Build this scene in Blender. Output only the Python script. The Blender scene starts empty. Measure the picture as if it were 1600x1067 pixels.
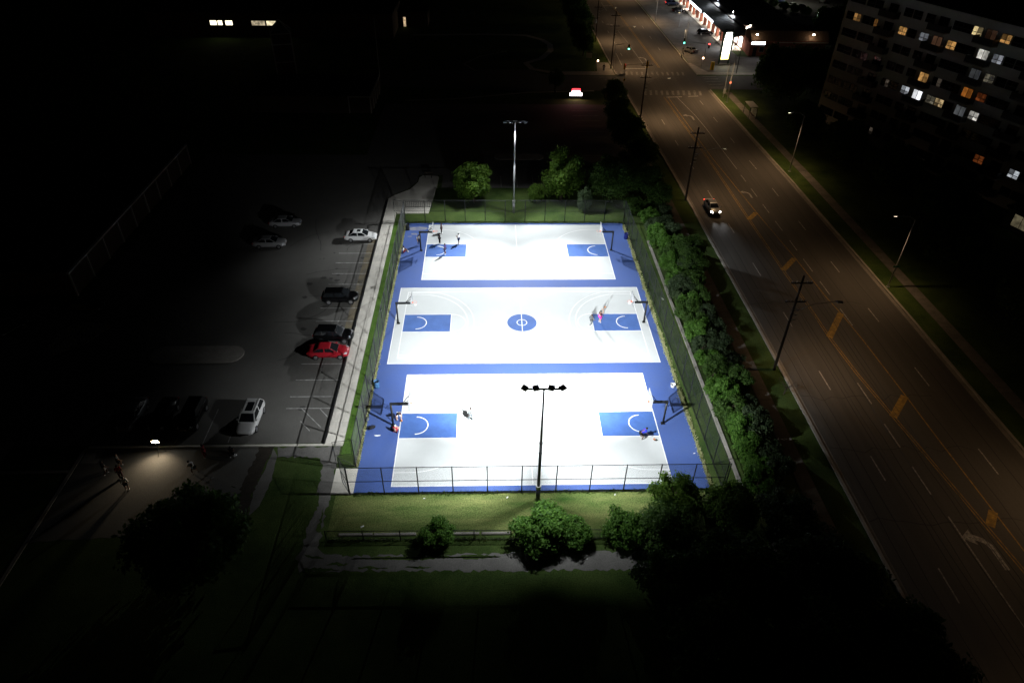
import bpy, math, random
import numpy as np
from mathutils import Vector, Matrix

rnd = random.Random(7)
R = math.radians
scene = bpy.context.scene
COL = scene.collection

# ------------------------------------------------------------------ camera, world, light, exposure
def cam_axes(pitch, yaw, roll):
    f = Vector((math.sin(yaw) * math.cos(pitch), math.cos(yaw) * math.cos(pitch), -math.sin(pitch)))
    r = Vector((math.cos(yaw), -math.sin(yaw), 0.0))
    u = r.cross(f)
    return (math.cos(roll) * r + math.sin(roll) * u, -math.sin(roll) * r + math.cos(roll) * u, f)

cam_data = bpy.data.cameras.new('camera')
cam = bpy.data.objects.new('camera', cam_data)
COL.objects.link(cam)
ar, au, af = cam_axes(R(37.430), R(2.2996), R(1.0692))
m = Matrix(((ar.x, au.x, -af.x), (ar.y, au.y, -af.y), (ar.z, au.z, -af.z))).to_4x4()
m.translation = (-3.868, -67.342, 48.729)
cam.matrix_world = m
cam_data.sensor_width = 36.0
cam_data.lens = 24.0
cam_data.clip_start = 0.5
cam_data.clip_end = 3000
scene.camera = cam

world = bpy.data.worlds.new('World')
scene.world = world
world.use_nodes = True
wn = world.node_tree.nodes
wl = world.node_tree.links
bg = wn['Background']
sky = wn.new('ShaderNodeTexSky')
sky.sky_type = 'NISHITA'
sky.sun_disc = False
sky.sun_elevation = R(4)
sky.sun_rotation = R(200)
wl.new(sky.outputs[0], bg.inputs[0])
bg.inputs[1].default_value = 0.00055

sun_data = bpy.data.lights.new('moon', 'SUN')
sun_data.energy = 0.0015
sun_data.angle = R(10)
sun_data.color = (1.0, 0.95, 0.88)
sun = bpy.data.objects.new('moon', sun_data)
COL.objects.link(sun)
sun.rotation_euler = (R(52), 0, R(20))

scene.view_settings.view_transform = 'Standard'
scene.view_settings.look = 'None'
scene.view_settings.exposure = 0.0
scene.view_settings.gamma = 1.0
scene.view_settings.use_curve_mapping = False

scene.cycles.use_adaptive_sampling = False
scene.cycles.max_bounces = 5
scene.cycles.diffuse_bounces = 2
scene.cycles.glossy_bounces = 2
scene.cycles.transmission_bounces = 2
scene.cycles.transparent_max_bounces = 8
scene.cycles.caustics_reflective = False
scene.cycles.caustics_refractive = False
FLOOD_W = 64800.0      # each court flood head
# ------------------------------------------------------------------ materials
MATS = {}
def mat(name, col, rough=0.8, var=0.15, scale=1.0, bump=0.0, metal=0.0, spec=0.3, col2=None, stretch=(1, 1, 1), detail=6,
        rand=0.0, speck=0.0):
    if name in MATS:
        return MATS[name]
    mt = bpy.data.materials.new(name)
    mt.use_nodes = True
    nt = mt.node_tree
    p = nt.nodes['Principled BSDF']
    p.inputs['Roughness'].default_value = rough
    p.inputs['Metallic'].default_value = metal
    p.inputs['Specular IOR Level'].default_value = spec
    geo = nt.nodes.new('ShaderNodeNewGeometry')
    mp = nt.nodes.new('ShaderNodeMapping')
    mp.inputs['Scale'].default_value = stretch
    nt.links.new(geo.outputs['Position'], mp.inputs[0])
    nz = nt.nodes.new('ShaderNodeTexNoise')
    nz.inputs['Scale'].default_value = scale
    nz.inputs['Detail'].default_value = detail
    nz.inputs['Roughness'].default_value = 0.65
    nt.links.new(mp.outputs[0], nz.inputs['Vector'])
    rp = nt.nodes.new('ShaderNodeValToRGB')
    rp.color_ramp.elements[0].position = 0.3
    rp.color_ramp.elements[1].position = 0.7
    a = col if col2 is None else col2
    lo = [max(0.0, c * (1 - var)) for c in (col2 or col)]
    hi = [min(1.0, c * (1 + var)) for c in col]
    rp.color_ramp.elements[0].color = (*lo, 1)
    rp.color_ramp.elements[1].color = (*hi, 1)
    nt.links.new(nz.outputs['Fac'], rp.inputs[0])
    last = rp.outputs[0]
    if speck:
        n2 = nt.nodes.new('ShaderNodeTexNoise')
        n2.inputs['Scale'].default_value = 9.0
        n2.inputs['Detail'].default_value = 3
        nt.links.new(geo.outputs['Position'], n2.inputs['Vector'])
        mr = nt.nodes.new('ShaderNodeMapRange')
        mr.inputs[1].default_value = 0.3
        mr.inputs[2].default_value = 0.7
        mr.inputs[3].default_value = 1 - speck
        mr.inputs[4].default_value = 1 + speck
        nt.links.new(n2.outputs['Fac'], mr.inputs[0])
        hs = nt.nodes.new('ShaderNodeHueSaturation')
        nt.links.new(last, hs.inputs['Color'])
        nt.links.new(mr.outputs[0], hs.inputs['Value'])
        last = hs.outputs[0]
    if rand:
        oi = nt.nodes.new('ShaderNodeObjectInfo')
        mr = nt.nodes.new('ShaderNodeMapRange')
        mr.inputs[3].default_value = 1 - rand
        mr.inputs[4].default_value = 1 + rand
        nt.links.new(oi.outputs['Random'], mr.inputs[0])
        hs = nt.nodes.new('ShaderNodeHueSaturation')
        nt.links.new(last, hs.inputs['Color'])
        nt.links.new(mr.outputs[0], hs.inputs['Value'])
        last = hs.outputs[0]
    nt.links.new(last, p.inputs['Base Color'])
    if bump:
        nb = nt.nodes.new('ShaderNodeTexNoise')
        nb.inputs['Scale'].default_value = 14.0
        nb.inputs['Detail'].default_value = 4
        nt.links.new(geo.outputs['Position'], nb.inputs['Vector'])
        b = nt.nodes.new('ShaderNodeBump')
        b.inputs['Strength'].default_value = bump
        b.inputs['Distance'].default_value = 0.05
        nt.links.new(nb.outputs['Fac'], b.inputs['Height'])
        nt.links.new(b.outputs[0], p.inputs['Normal'])
    MATS[name] = mt
    return mt

def glow(name, col, strength, var=0.0):
    if name in MATS:
        return MATS[name]
    mt = bpy.data.materials.new(name)
    mt.use_nodes = True
    nt = mt.node_tree
    p = nt.nodes['Principled BSDF']
    p.inputs['Base Color'].default_value = (*[c * 0.5 for c in col], 1)
    p.inputs['Emission Color'].default_value = (*col, 1)
    p.inputs['Emission Strength'].default_value = strength
    if var:
        geo = nt.nodes.new('ShaderNodeNewGeometry')
        nz = nt.nodes.new('ShaderNodeTexNoise')
        nz.inputs['Scale'].default_value = 1.7
        nz.inputs['Detail'].default_value = 4
        nt.links.new(geo.outputs['Position'], nz.inputs['Vector'])
        mr = nt.nodes.new('ShaderNodeMapRange')
        mr.inputs[1].default_value = 0.35
        mr.inputs[2].default_value = 0.65
        mr.inputs[3].default_value = strength * (1 - var)
        mr.inputs[4].default_value = strength * (1 + var)
        nt.links.new(nz.outputs['Fac'], mr.inputs[0])
        nt.links.new(mr.outputs[0], p.inputs['Emission Strength'])
    MATS[name] = mt
    return mt

def leafmat(name, col, col2):
    if name in MATS:
        return MATS[name]
    mt = bpy.data.materials.new(name)
    mt.use_nodes = True
    nt = mt.node_tree
    p = nt.nodes['Principled BSDF']
    out = nt.nodes['Material Output']
    geo = nt.nodes.new('ShaderNodeNewGeometry')
    rp = nt.nodes.new('ShaderNodeValToRGB')
    rp.color_ramp.elements[0].color = (*col, 1)
    rp.color_ramp.elements[1].color = (*col2, 1)
    nt.links.new(geo.outputs['Random Per Island'], rp.inputs[0])
    nt.links.new(rp.outputs[0], p.inputs['Base Color'])
    p.inputs['Roughness'].default_value = 0.6
    p.inputs['Specular IOR Level'].default_value = 0.25
    tr = nt.nodes.new('ShaderNodeBsdfTranslucent')
    nt.links.new(rp.outputs[0], tr.inputs[0])
    mx = nt.nodes.new('ShaderNodeMixShader')
    mx.inputs[0].default_value = 0.42
    nt.links.new(p.outputs[0], mx.inputs[1])
    nt.links.new(tr.outputs[0], mx.inputs[2])
    nt.links.new(mx.outputs[0], out.inputs[0])
    MATS[name] = mt
    return mt

def glass(name, col=(0.012, 0.014, 0.016), rough=0.06):
    return mat(name, col, rough, 0.1, spec=0.6)

def clear(name, alpha, col=(0.8, 0.85, 0.9)):
    if name in MATS:
        return MATS[name]
    mt = bpy.data.materials.new(name)
    mt.use_nodes = True
    p = mt.node_tree.nodes['Principled BSDF']
    p.inputs['Base Color'].default_value = (*col, 1)
    p.inputs['Roughness'].default_value = 0.1
    p.inputs['Alpha'].default_value = alpha
    MATS[name] = mt
    return mt

M_GRASS = mat('grass', (0.062, 0.092, 0.024), 0.95, 0.25, 0.22, 0.6, spec=0.1, col2=(0.030, 0.062, 0.014), speck=0.35, detail=8)
M_LAWN = mat('lawn_dry', (0.155, 0.168, 0.058), 0.95, 0.15, 0.40, 0.9, spec=0.1, col2=(0.036, 0.090, 0.016), speck=0.45, detail=10, stretch=(0.4, 1.5, 1))
M_STRIP = mat('lawn_bright', (0.090, 0.170, 0.030), 0.95, 0.2, 0.5, 0.6, spec=0.1, col2=(0.055, 0.120, 0.018), speck=0.35)
M_ASPH = mat('asphalt', (0.128, 0.124, 0.114), 0.9, 0.12, 0.25, 0.3, spec=0.2, speck=0.12, detail=8)
M_ASPH2 = mat('asphalt_old', (0.150, 0.145, 0.135), 0.92, 0.22, 0.5, 0.3, spec=0.2, speck=0.15, detail=8)
M_ROAD = mat('road_asphalt', (0.078, 0.073, 0.066), 0.85, 0.16, 0.55, 0.2, spec=0.25, stretch=(1.6, 0.03, 1), detail=7, speck=0.08)
M_CONC = mat('concrete', (0.66, 0.63, 0.56), 0.9, 0.12, 0.6, 0.15, spec=0.2, speck=0.07, rand=0.06)
M_CONC2 = mat('concrete_weathered', (0.30, 0.28, 0.25), 0.92, 0.2, 0.7, 0.2, spec=0.2, speck=0.1, rand=0.1)
M_CONC3 = mat('old_grey_walk', (0.17, 0.158, 0.14), 0.92, 0.25, 0.7, 0.2, spec=0.2, speck=0.12, rand=0.12)
M_BLUE = mat('blue_acrylic', (0.045, 0.087, 0.270), 0.75, 0.08, 0.45, 0.05, spec=0.3, col2=(0.062, 0.106, 0.280), speck=0.05, detail=8)
M_KEY = mat('lit_blue_acrylic', (0.048, 0.110, 0.315), 0.75, 0.16, 0.9, 0.05, spec=0.3, speck=0.03)  # slab's blue with the brighter light on the keys put into the colour
M_GREY = mat('grey_acrylic', (0.485, 0.505, 0.50), 0.8, 0.045, 0.35, 0.04, spec=0.25, speck=0.015)
M_LINE = mat('white_paint', (0.74, 0.745, 0.74), 0.7, 0.04, 1.0)
M_LINEW = mat('worn_white_paint', (0.36, 0.35, 0.33), 0.85, 0.3, 3.5, col2=(0.11, 0.105, 0.10), speck=0.3)
M_ZEBRA = mat('faded_zebra_paint', (0.20, 0.19, 0.175), 0.88, 0.3, 1.2, col2=(0.085, 0.08, 0.075), speck=0.3)
M_STALL = mat('stall_paint', (0.50, 0.50, 0.48), 0.8, 0.2, 2.5, col2=(0.27, 0.265, 0.255), speck=0.15)
M_YEL = mat('worn_yellow_paint', (0.34, 0.21, 0.045), 0.85, 0.25, 2.0, col2=(0.17, 0.115, 0.045), speck=0.2)
M_YEDGE = mat('faded_yellow_dirt', (0.19, 0.155, 0.092), 0.92, 0.15, 0.9, col2=(0.13, 0.122, 0.105), speck=0.15)
M_OIL = mat('oil_stain', (0.055, 0.053, 0.05), 0.7, 0.2)
M_TAR = mat('tar_seal', (0.015, 0.015, 0.015), 0.6, 0.2)
M_BLACK = mat('black_vinyl_steel', (0.012, 0.013, 0.013), 0.5, 0.1, spec=0.4)
M_MESH = mat('black_vinyl_wire', (0.030, 0.034, 0.034), 0.55, 0.1, spec=0.4)
M_GALV = mat('galvanised_steel', (0.42, 0.43, 0.44), 0.5, 0.08, 3.0, metal=0.3)
M_DARKPOLE = mat('dark_pole_paint', (0.25, 0.26, 0.27), 0.5, 0.08, 3.0, metal=0.2)
M_WOOD = mat('creosoted_wood', (0.050, 0.036, 0.025), 0.9, 0.25, 3.0, bump=0.3)
M_BARK = mat('bark', (0.060, 0.045, 0.032), 0.95, 0.3, 4.0, bump=0.5)
M_DIRT = mat('damp_soil', (0.040, 0.033, 0.024), 0.95, 0.3, 1.2, bump=0.4, speck=0.3)
M_WHITE = mat('white_trim', (0.62, 0.62, 0.60), 0.6, 0.05)
M_ORANGE = mat('orange_rim_paint', (0.85, 0.18, 0.09), 0.5, 0.05)
M_NET = mat('white_net', (0.85, 0.80, 0.78), 0.8, 0.05)
M_TYRE = mat('tyre_rubber', (0.014, 0.014, 0.014), 0.8, 0.1)
M_RIM = mat('alloy_rim', (0.45, 0.45, 0.46), 0.3, 0.1, metal=0.8)
M_GLASS = glass('dark_car_glass')
M_BRICK = mat('red_brick', (0.28, 0.10, 0.065), 0.9, 0.2, 3.0, bump=0.2, speck=0.15)
M_BEIGE = mat('beige_render', (0.46, 0.45, 0.41), 0.9, 0.08, 0.6, speck=0.05)
M_ROOF = mat('gravel_roof', (0.035, 0.034, 0.032), 0.95, 0.2, 1.0, speck=0.2)
M_METALROOF = mat('standing_seam_metal', (0.16, 0.17, 0.18), 0.38, 0.08, 2.0, metal=0.5)
M_SCHOOL = mat('school_brick', (0.10, 0.075, 0.055), 0.9, 0.15, 2.0)
M_WGLASS = glass('dark_window_glass', (0.010, 0.012, 0.014), 0.15)
M_TRAFY = mat('signal_yellow', (0.60, 0.36, 0.02), 0.5, 0.05)
M_BROWNROOF = mat('brown_shingle', (0.09, 0.055, 0.035), 0.9, 0.2, 3.0, speck=0.2)

# ------------------------------------------------------------------ mesh helpers
class MB:
    def __init__(self):
        self.v = []
        self.f = []
    def add(self, vs, fs):
        n = len(self.v)
        self.v += [tuple(p) for p in vs]
        self.f += [tuple(i + n for i in f) for f in fs]
        return self
    def box(self, x0, x1, y0, y1, z0, z1):
        vs = [(x, y, z) for z in (z0, z1) for x, y in ((x0, y0), (x1, y0), (x1, y1), (x0, y1))]
        return self.add(vs, [(3, 2, 1, 0), (4, 5, 6, 7), (0, 1, 5, 4), (1, 2, 6, 5), (2, 3, 7, 6), (3, 0, 4, 7)])
    def rect(self, x0, x1, y0, y1, z):
        return self.add([(x0, y0, z), (x1, y0, z), (x1, y1, z), (x0, y1, z)], [(0, 1, 2, 3)])
    def poly(self, pts, z):
        pts = list(pts)
        s = sum(pts[i][0] * pts[(i + 1) % len(pts)][1] - pts[(i + 1) % len(pts)][0] * pts[i][1] for i in range(len(pts)))
        if s < 0:
            pts = pts[::-1]
        return self.add([(x, y, z) for x, y in pts], [tuple(range(len(pts)))])
    def prism(self, pts, z0, z1):
        pts = list(pts)
        n = len(pts)
        s = sum(pts[i][0] * pts[(i + 1) % n][1] - pts[(i + 1) % n][0] * pts[i][1] for i in range(n))
        if s < 0:
            pts = pts[::-1]
        vs = [(x, y, z0) for x, y in pts] + [(x, y, z1) for x, y in pts]
        fs = [tuple(range(n - 1, -1, -1)), tuple(range(n, 2 * n))] + [(i, (i + 1) % n, n + (i + 1) % n, n + i) for i in range(n)]
        return self.add(vs, fs)
    def tube(self, p, q, r0, r1=None, n=8, cap=True):
        r1 = r0 if r1 is None else r1
        p, q = Vector(p), Vector(q)
        d = (q - p)
        if d.length < 1e-6:
            return self
        d.normalize()
        a = d.orthogonal().normalized()
        b = d.cross(a)
        vs = []
        for c, r in ((p, r0), (q, r1)):
            for i in range(n):
                t = 2 * math.pi * i / n
                vs.append(c + (a * math.cos(t) + b * math.sin(t)) * r)
        fs = [(i, (i + 1) % n, n + (i + 1) % n, n + i) for i in range(n)]
        if cap:
            fs += [tuple(range(n - 1, -1, -1)), tuple(range(n, 2 * n))]
        return self.add(vs, fs)
    def path(self, pts, r, n=6):
        for i in range(len(pts) - 1):
            self.tube(pts[i], pts[i + 1], r, r, n)
        return self
    def ribbon(self, pts, w, z):
        "flat strip along 2-D points"
        P = [Vector((p[0], p[1])) for p in pts]
        vs = []
        for i, p in enumerate(P):
            d = (P[min(i + 1, len(P) - 1)] - P[max(i - 1, 0)]).normalized()
            nn = Vector((-d.y, d.x)) * (w / 2)
            vs += [(p.x + nn.x, p.y + nn.y, z), (p.x - nn.x, p.y - nn.y, z)]
        fs = [(2 * i + 1, 2 * i + 3, 2 * i + 2, 2 * i) for i in range(len(P) - 1)]
        return self.add(vs, fs)
    def loft(self, rings, cap=True):
        n = len(rings[0])
        vs = [p for r in rings for p in r]
        fs = []
        for k in range(len(rings) - 1):
            for i in range(n):
                fs.append((k * n + i, k * n + (i + 1) % n, (k + 1) * n + (i + 1) % n, (k + 1) * n + i))
        if cap:
            fs.append(tuple(range(n - 1, -1, -1)))
            fs.append(tuple((len(rings) - 1) * n + i for i in range(n)))
        return self.add(vs, fs)
    def sphere(self, c, r, nu=10, nv=6, sz=1.0):
        rings = []
        for j in range(nv + 1):
            ph = math.pi * (j / nv) - math.pi / 2
            rr = max(0.002, math.cos(ph)) * r
            rings.append([(c[0] + rr * math.cos(2 * math.pi * i / nu), c[1] + rr * math.sin(2 * math.pi * i / nu), c[2] + r * sz * math.sin(ph)) for i in range(nu)])
        return self.loft(rings)
    def mesh(self, name, smooth=False):
        me = bpy.data.meshes.new(name)
        me.from_pydata(self.v, [], self.f)
        if smooth:
            me.polygons.foreach_set('use_smooth', [True] * len(me.polygons))
        me.update()
        return me

def obj(name, mb, material, parent=None, loc=None, rz=0.0, smooth=False, kind=None, label=None):
    me = mb.mesh(name, smooth) if isinstance(mb, MB) else mb
    if material is not None and not me.materials:
        me.materials.append(material)
    o = bpy.data.objects.new(name, me)
    COL.objects.link(o)
    if parent is not None:
        o.parent = parent
    if loc is not None:
        o.location = loc
    o.rotation_euler.z = rz
    if kind:
        o['kind'] = kind
    if label:
        o['label'] = label
    return o

def tag(o, label, cat, group=None):
    o['label'] = label
    o['category'] = cat
    if group:
        o['group'] = group
    return o

def thing(name, label, cat, loc=(0, 0, 0), rz=0.0, group=None):
    o = bpy.data.objects.new(name, None)
    COL.objects.link(o)
    o.location = loc
    o.rotation_euler.z = rz
    o.empty_display_size = 0.2
    return tag(o, label, cat, group)

def copy_tree(o, parent=None):
    c = o.copy()
    COL.objects.link(c)
    c.parent = parent
    for ch in list(o.children):
        copy_tree(ch, c)
    return c

def struct(name, mb, material, label=None, parent=None):
    o = obj(name, mb, material, parent)
    o['kind'] = 'structure'
    if label:
        o['label'] = label
    return o

ORD = ['first', 'second', 'third', 'fourth', 'fifth', 'sixth', 'seventh', 'eighth', 'ninth', 'tenth', 'eleventh', 'twelfth',
       'thirteenth', 'fourteenth', 'fifteenth', 'sixteenth', 'seventeenth', 'eighteenth', 'nineteenth', 'twentieth', 'twenty-first', 'twenty-second', 'twenty-third', 'twenty-fourth']

def lamp(name, kind, loc, power, col=(1, 1, 1), aim=None, size=0.3, spot=None, blend=0.5, parent=None):
    L = bpy.data.lights.new(name, kind)
    L.energy = power
    L.color = col
    if kind == 'AREA':
        L.shape = 'SQUARE'
        L.size = size
    elif kind == 'SPOT':
        L.spot_size = spot or R(90)
        L.spot_blend = blend
        L.shadow_soft_size = size
    else:
        L.shadow_soft_size = size
    o = bpy.data.objects.new(name, L)
    COL.objects.link(o)
    o.location = loc
    if aim is not None:
        o.rotation_euler = Vector(aim).to_track_quat('-Z', 'Y').to_euler()
    if parent is not None:
        o.parent = parent
    return o

# ------------------------------------------------------------------ the setting: ground and paving
g = MB().rect(-1600, 1600, -800, 2200, 0.0)
struct('ground', g, M_GRASS, 'dark grass and soil around the courts')

# parking lot west of the courts
lot = struct('parking_lot', MB().poly([(-100, -19.9), (-20.05, -19.9), (-20.05, 33.5), (-19.4, 35.5), (-17.2, 37.8), (-16.0, 40.5), (-15.9, 43.2), (-11.8, 43.2), (-11.8, 38.2), (22.5, 38.2), (22.0, 80.0), (-26.0, 80.0), (-26.0, 52.0), (-54.5, 52.0), (-54.5, 4.0), (-100, 4.0)], 0.006),
             M_ASPH, 'dark asphalt parking lot beside the courts')
def stripe(parent, pts, w, z=0.012, material=None, name='painted_line'):
    return obj(name, MB().ribbon(pts, w, z), material or M_STALL, parent)
for y in (19.4, 16.8, 14.2, 11.4, 8.75, 6.0, 3.3, 0.5, -2.2, -4.9, -7.65, -10.4, -13.1, -14.9):
    stripe(lot, [(-25.0, y), (-20.35, y)], 0.10)
for a, b in (((-23.4, -14.9), (-20.9, -17.7)), ((-21.5, -15.0), (-20.5, -16.2)), ((-23.1, -16.8), (-21.9, -18.2))):
    stripe(lot, [a, b], 0.09, 0.016)
obj('yellow_kerb_edge', MB().rect(-21.3, -20.25, -1.0, 21.0, 0.009), M_YEDGE, lot)
for x in (-42.6, -40.0, -37.3, -34.6, -31.9, -29.5):
    stripe(lot, [(x, -19.7), (x, -14.9)], 0.09)
stripe(lot, [(-58.2, -1.3), (-55.1, -1.3)], 0.1)
for x in (-4.6, -1.9, 0.8, 3.5, 6.2, 8.9, 11.6):
    stripe(lot, [(x, 38.5), (x, 43.0)], 0.09)
for y in range(46, 78, 3):
    stripe(lot, [(13.5, y), (19.0, y)], 0.10)
q = random.Random(11)
for k in range(26):
    x, y, r0 = q.uniform(-27.5, -20.8), q.uniform(-17, 20), q.uniform(.12, .45)
    pts = [(x + r0 * math.cos(a) * q.uniform(.6, 1.3), y + r0 * .8 * math.sin(a) * q.uniform(.6, 1.3)) for a in [2 * math.pi * i / 12 for i in range(12)]]
    obj('oil_stain', MB().poly(pts, 0.0085), M_OIL, lot)
for k in range(9):
    x, y = q.uniform(-34, -22), q.uniform(-18, 22)
    a = q.choice((0, 0, 1.57)) + q.uniform(-.3, .3)
    pts = [(x, y)]
    for i in range(q.randint(6, 14)):
        a += q.uniform(-.35, .35)
        pts.append((pts[-1][0] + math.cos(a) * .7, pts[-1][1] + math.sin(a) * .7))
    obj('sealed_crack', MB().ribbon(pts, .06, 0.0105), M_TAR, lot)
# parking islands
def pill(x0, x1, y0, y1):
    pts = []
    r = (y1 - y0) / 2
    for i in range(9):
        t = math.pi / 2 + math.pi * i / 8
        pts.append((x0 + r + r * math.cos(t), (y0 + y1) / 2 + r * math.sin(t)))
    for i in range(9):
        t = -math.pi / 2 + math.pi * i / 8
        pts.append((x1 - r + r * math.cos(t), (y0 + y1) / 2 + r * math.sin(t)))
    return pts
def island(pts, label):
    k = struct('parking_island', MB().prism(pts, 0.0, 0.14), M_CONC2, label)
    c = Vector((sum(p[0] for p in pts) / len(pts), sum(p[1] for p in pts) / len(pts)))
    inner = [tuple(c + (Vector(p) - c) * 0.94) for p in pts]
    obj('island_fill', MB().poly(inner, 0.146), M_CONC2, k)
island(pill(-42.3, -31.8, -7.4, -4.4), 'long rounded concrete island in the parking lot')
island([(-54.3, -5.4), (-54.6, -1.6), (-53.3, 0.3), (-49.5, 0.3), (-49.0, -0.4), (-50.5, -4.0), (-53.3, -5.8)], 'small three sided island in the parking lot')
island(pill(-3.0, 6.0, 49.8, 52.4), 'rounded island in the far parking lot behind the light pole')

# west sidewalk made of concrete slabs
side = struct('sidewalk', MB().box(-20.05, -18.25, -20.1, 33.9, 0.0, 0.10), M_CONC2, 'concrete sidewalk between the parking lot and the left fence')
slab_me = MB().box(-0.86, 0.86, -0.742, 0.742, 0.0, 0.035).mesh('slab')
slab_me.materials.append(M_CONC)
for i in range(36):
    o = obj('slab', slab_me, None, side, (-19.13, -19.33 + i * 1.5, 0.098 + rnd.uniform(-0.003, 0.003)))
kerb = struct('parking_kerb', MB().box(-20.25, -20.06, -20.1, 33.6, 0.0, 0.15), M_TAR, 'dark kerb edge along the sidewalk')
struct('kerb_strip', MB().box(-42.6, -18.3, -20.28, -20.06, 0.0, 0.10), M_CONC, 'pale concrete kerb at the lower end of the parking lot')
plaza_pad = struct('bike_pad', MB().prism([(-20.04, 33.92), (-18.1, 28.9), (-13.3, 28.9), (-12.6, 38.2), (-12.4, 42.1), (-12.7, 42.7), (-15.2, 42.9), (-15.7, 42.1), (-15.8, 40.2), (-16.9, 37.4), (-19.2, 35.2)], 0.0, 0.11), M_CONC, 'pale concrete pad that carries the bike rack')
struct('grass_strip', MB().rect(-18.24, -16.75, -21.5, 25.9, 0.012), M_STRIP, 'narrow bright green grass strip outside the left fence')

# court slab
slab = struct('court_slab', MB().box(-16.35, 16.35, -26.15, 25.75, -0.2, 0.03), M_BLUE, 'blue painted slab that carries three basketball courts')
def arc(cx, cy, r, a0, a1, n=40):
    return [(cx + r * math.cos(R(a0 + (a1 - a0) * i / n)), cy + r * math.sin(R(a0 + (a1 - a0) * i / n))) for i in range(n + 1)]
LW = 0.09
ZP, ZK, ZL = 0.034, 0.038, 0.042
def rect_line(parent, x0, x1, y0, y1, name):
    for nm, a, b in ((name, (x0, y0), (x1, y0)), (name, (x0, y1), (x1, y1))):
        obj(nm, MB().rect(a[0] - LW / 2, b[0] + LW / 2, a[1] - LW / 2, a[1] + LW / 2, ZL), M_LINE, parent)
    for x in (x0, x1):
        obj(name, MB().rect(x - LW / 2, x + LW / 2, y0 + LW / 2, y1 - LW / 2, ZL), M_LINE, parent)
def court(y0, y1, xo, base, label, inner=False):
    c = obj('court_surface', MB().rect(-xo, xo, y0, y1, ZP), M_GREY, slab, label=label)
    yc = (y0 + y1) / 2
    rect_line(c, -xo, xo, y0, y1, 'boundary_line')
    yb0, yb1 = y0, y1
    if inner:
        rect_line(c, -14.38, 14.38, -6.8, 6.8, 'inner_boundary_line')
        yb0, yb1 = -6.8, 6.8
    obj('half_line', MB().rect(-LW / 2, LW / 2, y0 + 0.05, y1 - 0.05, ZL + 0.003), M_LINE, c)
    for s in (-1, 1):
        bx = s * base
        kx = s * (base - 5.75)
        x0, x1 = sorted((bx - s * 0.05, kx))
        obj('key', MB().rect(x0, x1, yc - 1.78, yc + 1.78, ZK), M_KEY, c)
        for yy in (yc - 1.8, yc + 1.8):
            obj('key_line', MB().rect(x0, x1, yy - LW / 2, yy + LW / 2, ZL), M_LINE, c)
        obj('key_line', MB().rect(kx - LW / 2, kx + LW / 2, yc - 1.85, yc + 1.85, ZL + 0.003), M_LINE, c)
        hx = s * (base - 1.575)
        a0, a1 = (-90, 90) if s < 0 else (90, 270)
        obj('restricted_arc', MB().ribbon(arc(hx, yc, 1.22, a0, a1), LW * 1.15, ZL + 0.006), M_LINE, c)
        obj('free_throw_arc', MB().ribbon(arc(kx, yc, 1.8, a0, a1), LW, ZL), M_LINE, c)
        for rr, yo in (((6.22, 6.22),) if not inner else ((6.22, 6.22), (6.98, 6.6))):
            al = math.degrees(math.asin(yo / rr))
            if yo < rr:
                pts = arc(hx, yc, rr, -al, al, 60) if s < 0 else arc(hx, yc, rr, 180 - al, 180 + al, 60)
            else:
                pts = arc(hx, yc, rr, a0, a1, 60)
            first, last = pts[0], pts[-1]
            pts = [(bx, first[1])] + pts + [(bx, last[1])]
            if inner and yo > 6.5:
                continue_w = LW
            obj('three_point_line', MB().ribbon(pts, LW, ZL + 0.003 if rr < 6.5 else ZL + 0.006), M_LINE, c)
    if inner:
        obj('centre_circle', MB().poly(arc(0, 0, 1.8, 0, 360, 48)[:-1], ZK), M_KEY, c)
        obj('centre_ring', MB().ribbon(arc(0, 0, 0.6, 0, 360, 40), LW, ZL + 0.006), M_LINE, c)
        obj('centre_ring', MB().ribbon(arc(0, 0, 1.83, 0, 360, 48), LW * 0.6, ZL), M_LINE, c)
    return c
court(9.77, 25.14, 12.91, 12.91, 'grey court at the far end')
court(-7.76, 7.76, 15.4, 14.38, 'grey middle court with a blue centre circle', True)
court(-25.48, -9.72, 12.99, 12.99, 'grey court nearest the camera')
# worn sand coloured patch in the far left corner of the slab
M_STAIN = mat('bleached_stain', (0.30, 0.29, 0.27), 0.9, 0.15, 1.2, col2=(0.11, 0.14, 0.27))
for i, (cx, cy, rx, ry) in enumerate(((-14.6, 24.0, 1.7, 0.55), (-14.9, 22.3, 0.55, 0.25), (-15.5, 21.6, 0.35, 0.16), (-15.1, -18.95, 0.30, 0.10))):
    pts = [(cx + rx * math.cos(t) * rnd.uniform(0.75, 1.2), cy + ry * math.sin(t) * rnd.uniform(0.75, 1.2)) for t in [2 * math.pi * k / 22 for k in range(22)]]
    obj('bleached_stain', MB().poly(pts, 0.036), M_STAIN if i < 3 else M_LINE, slab)

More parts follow.
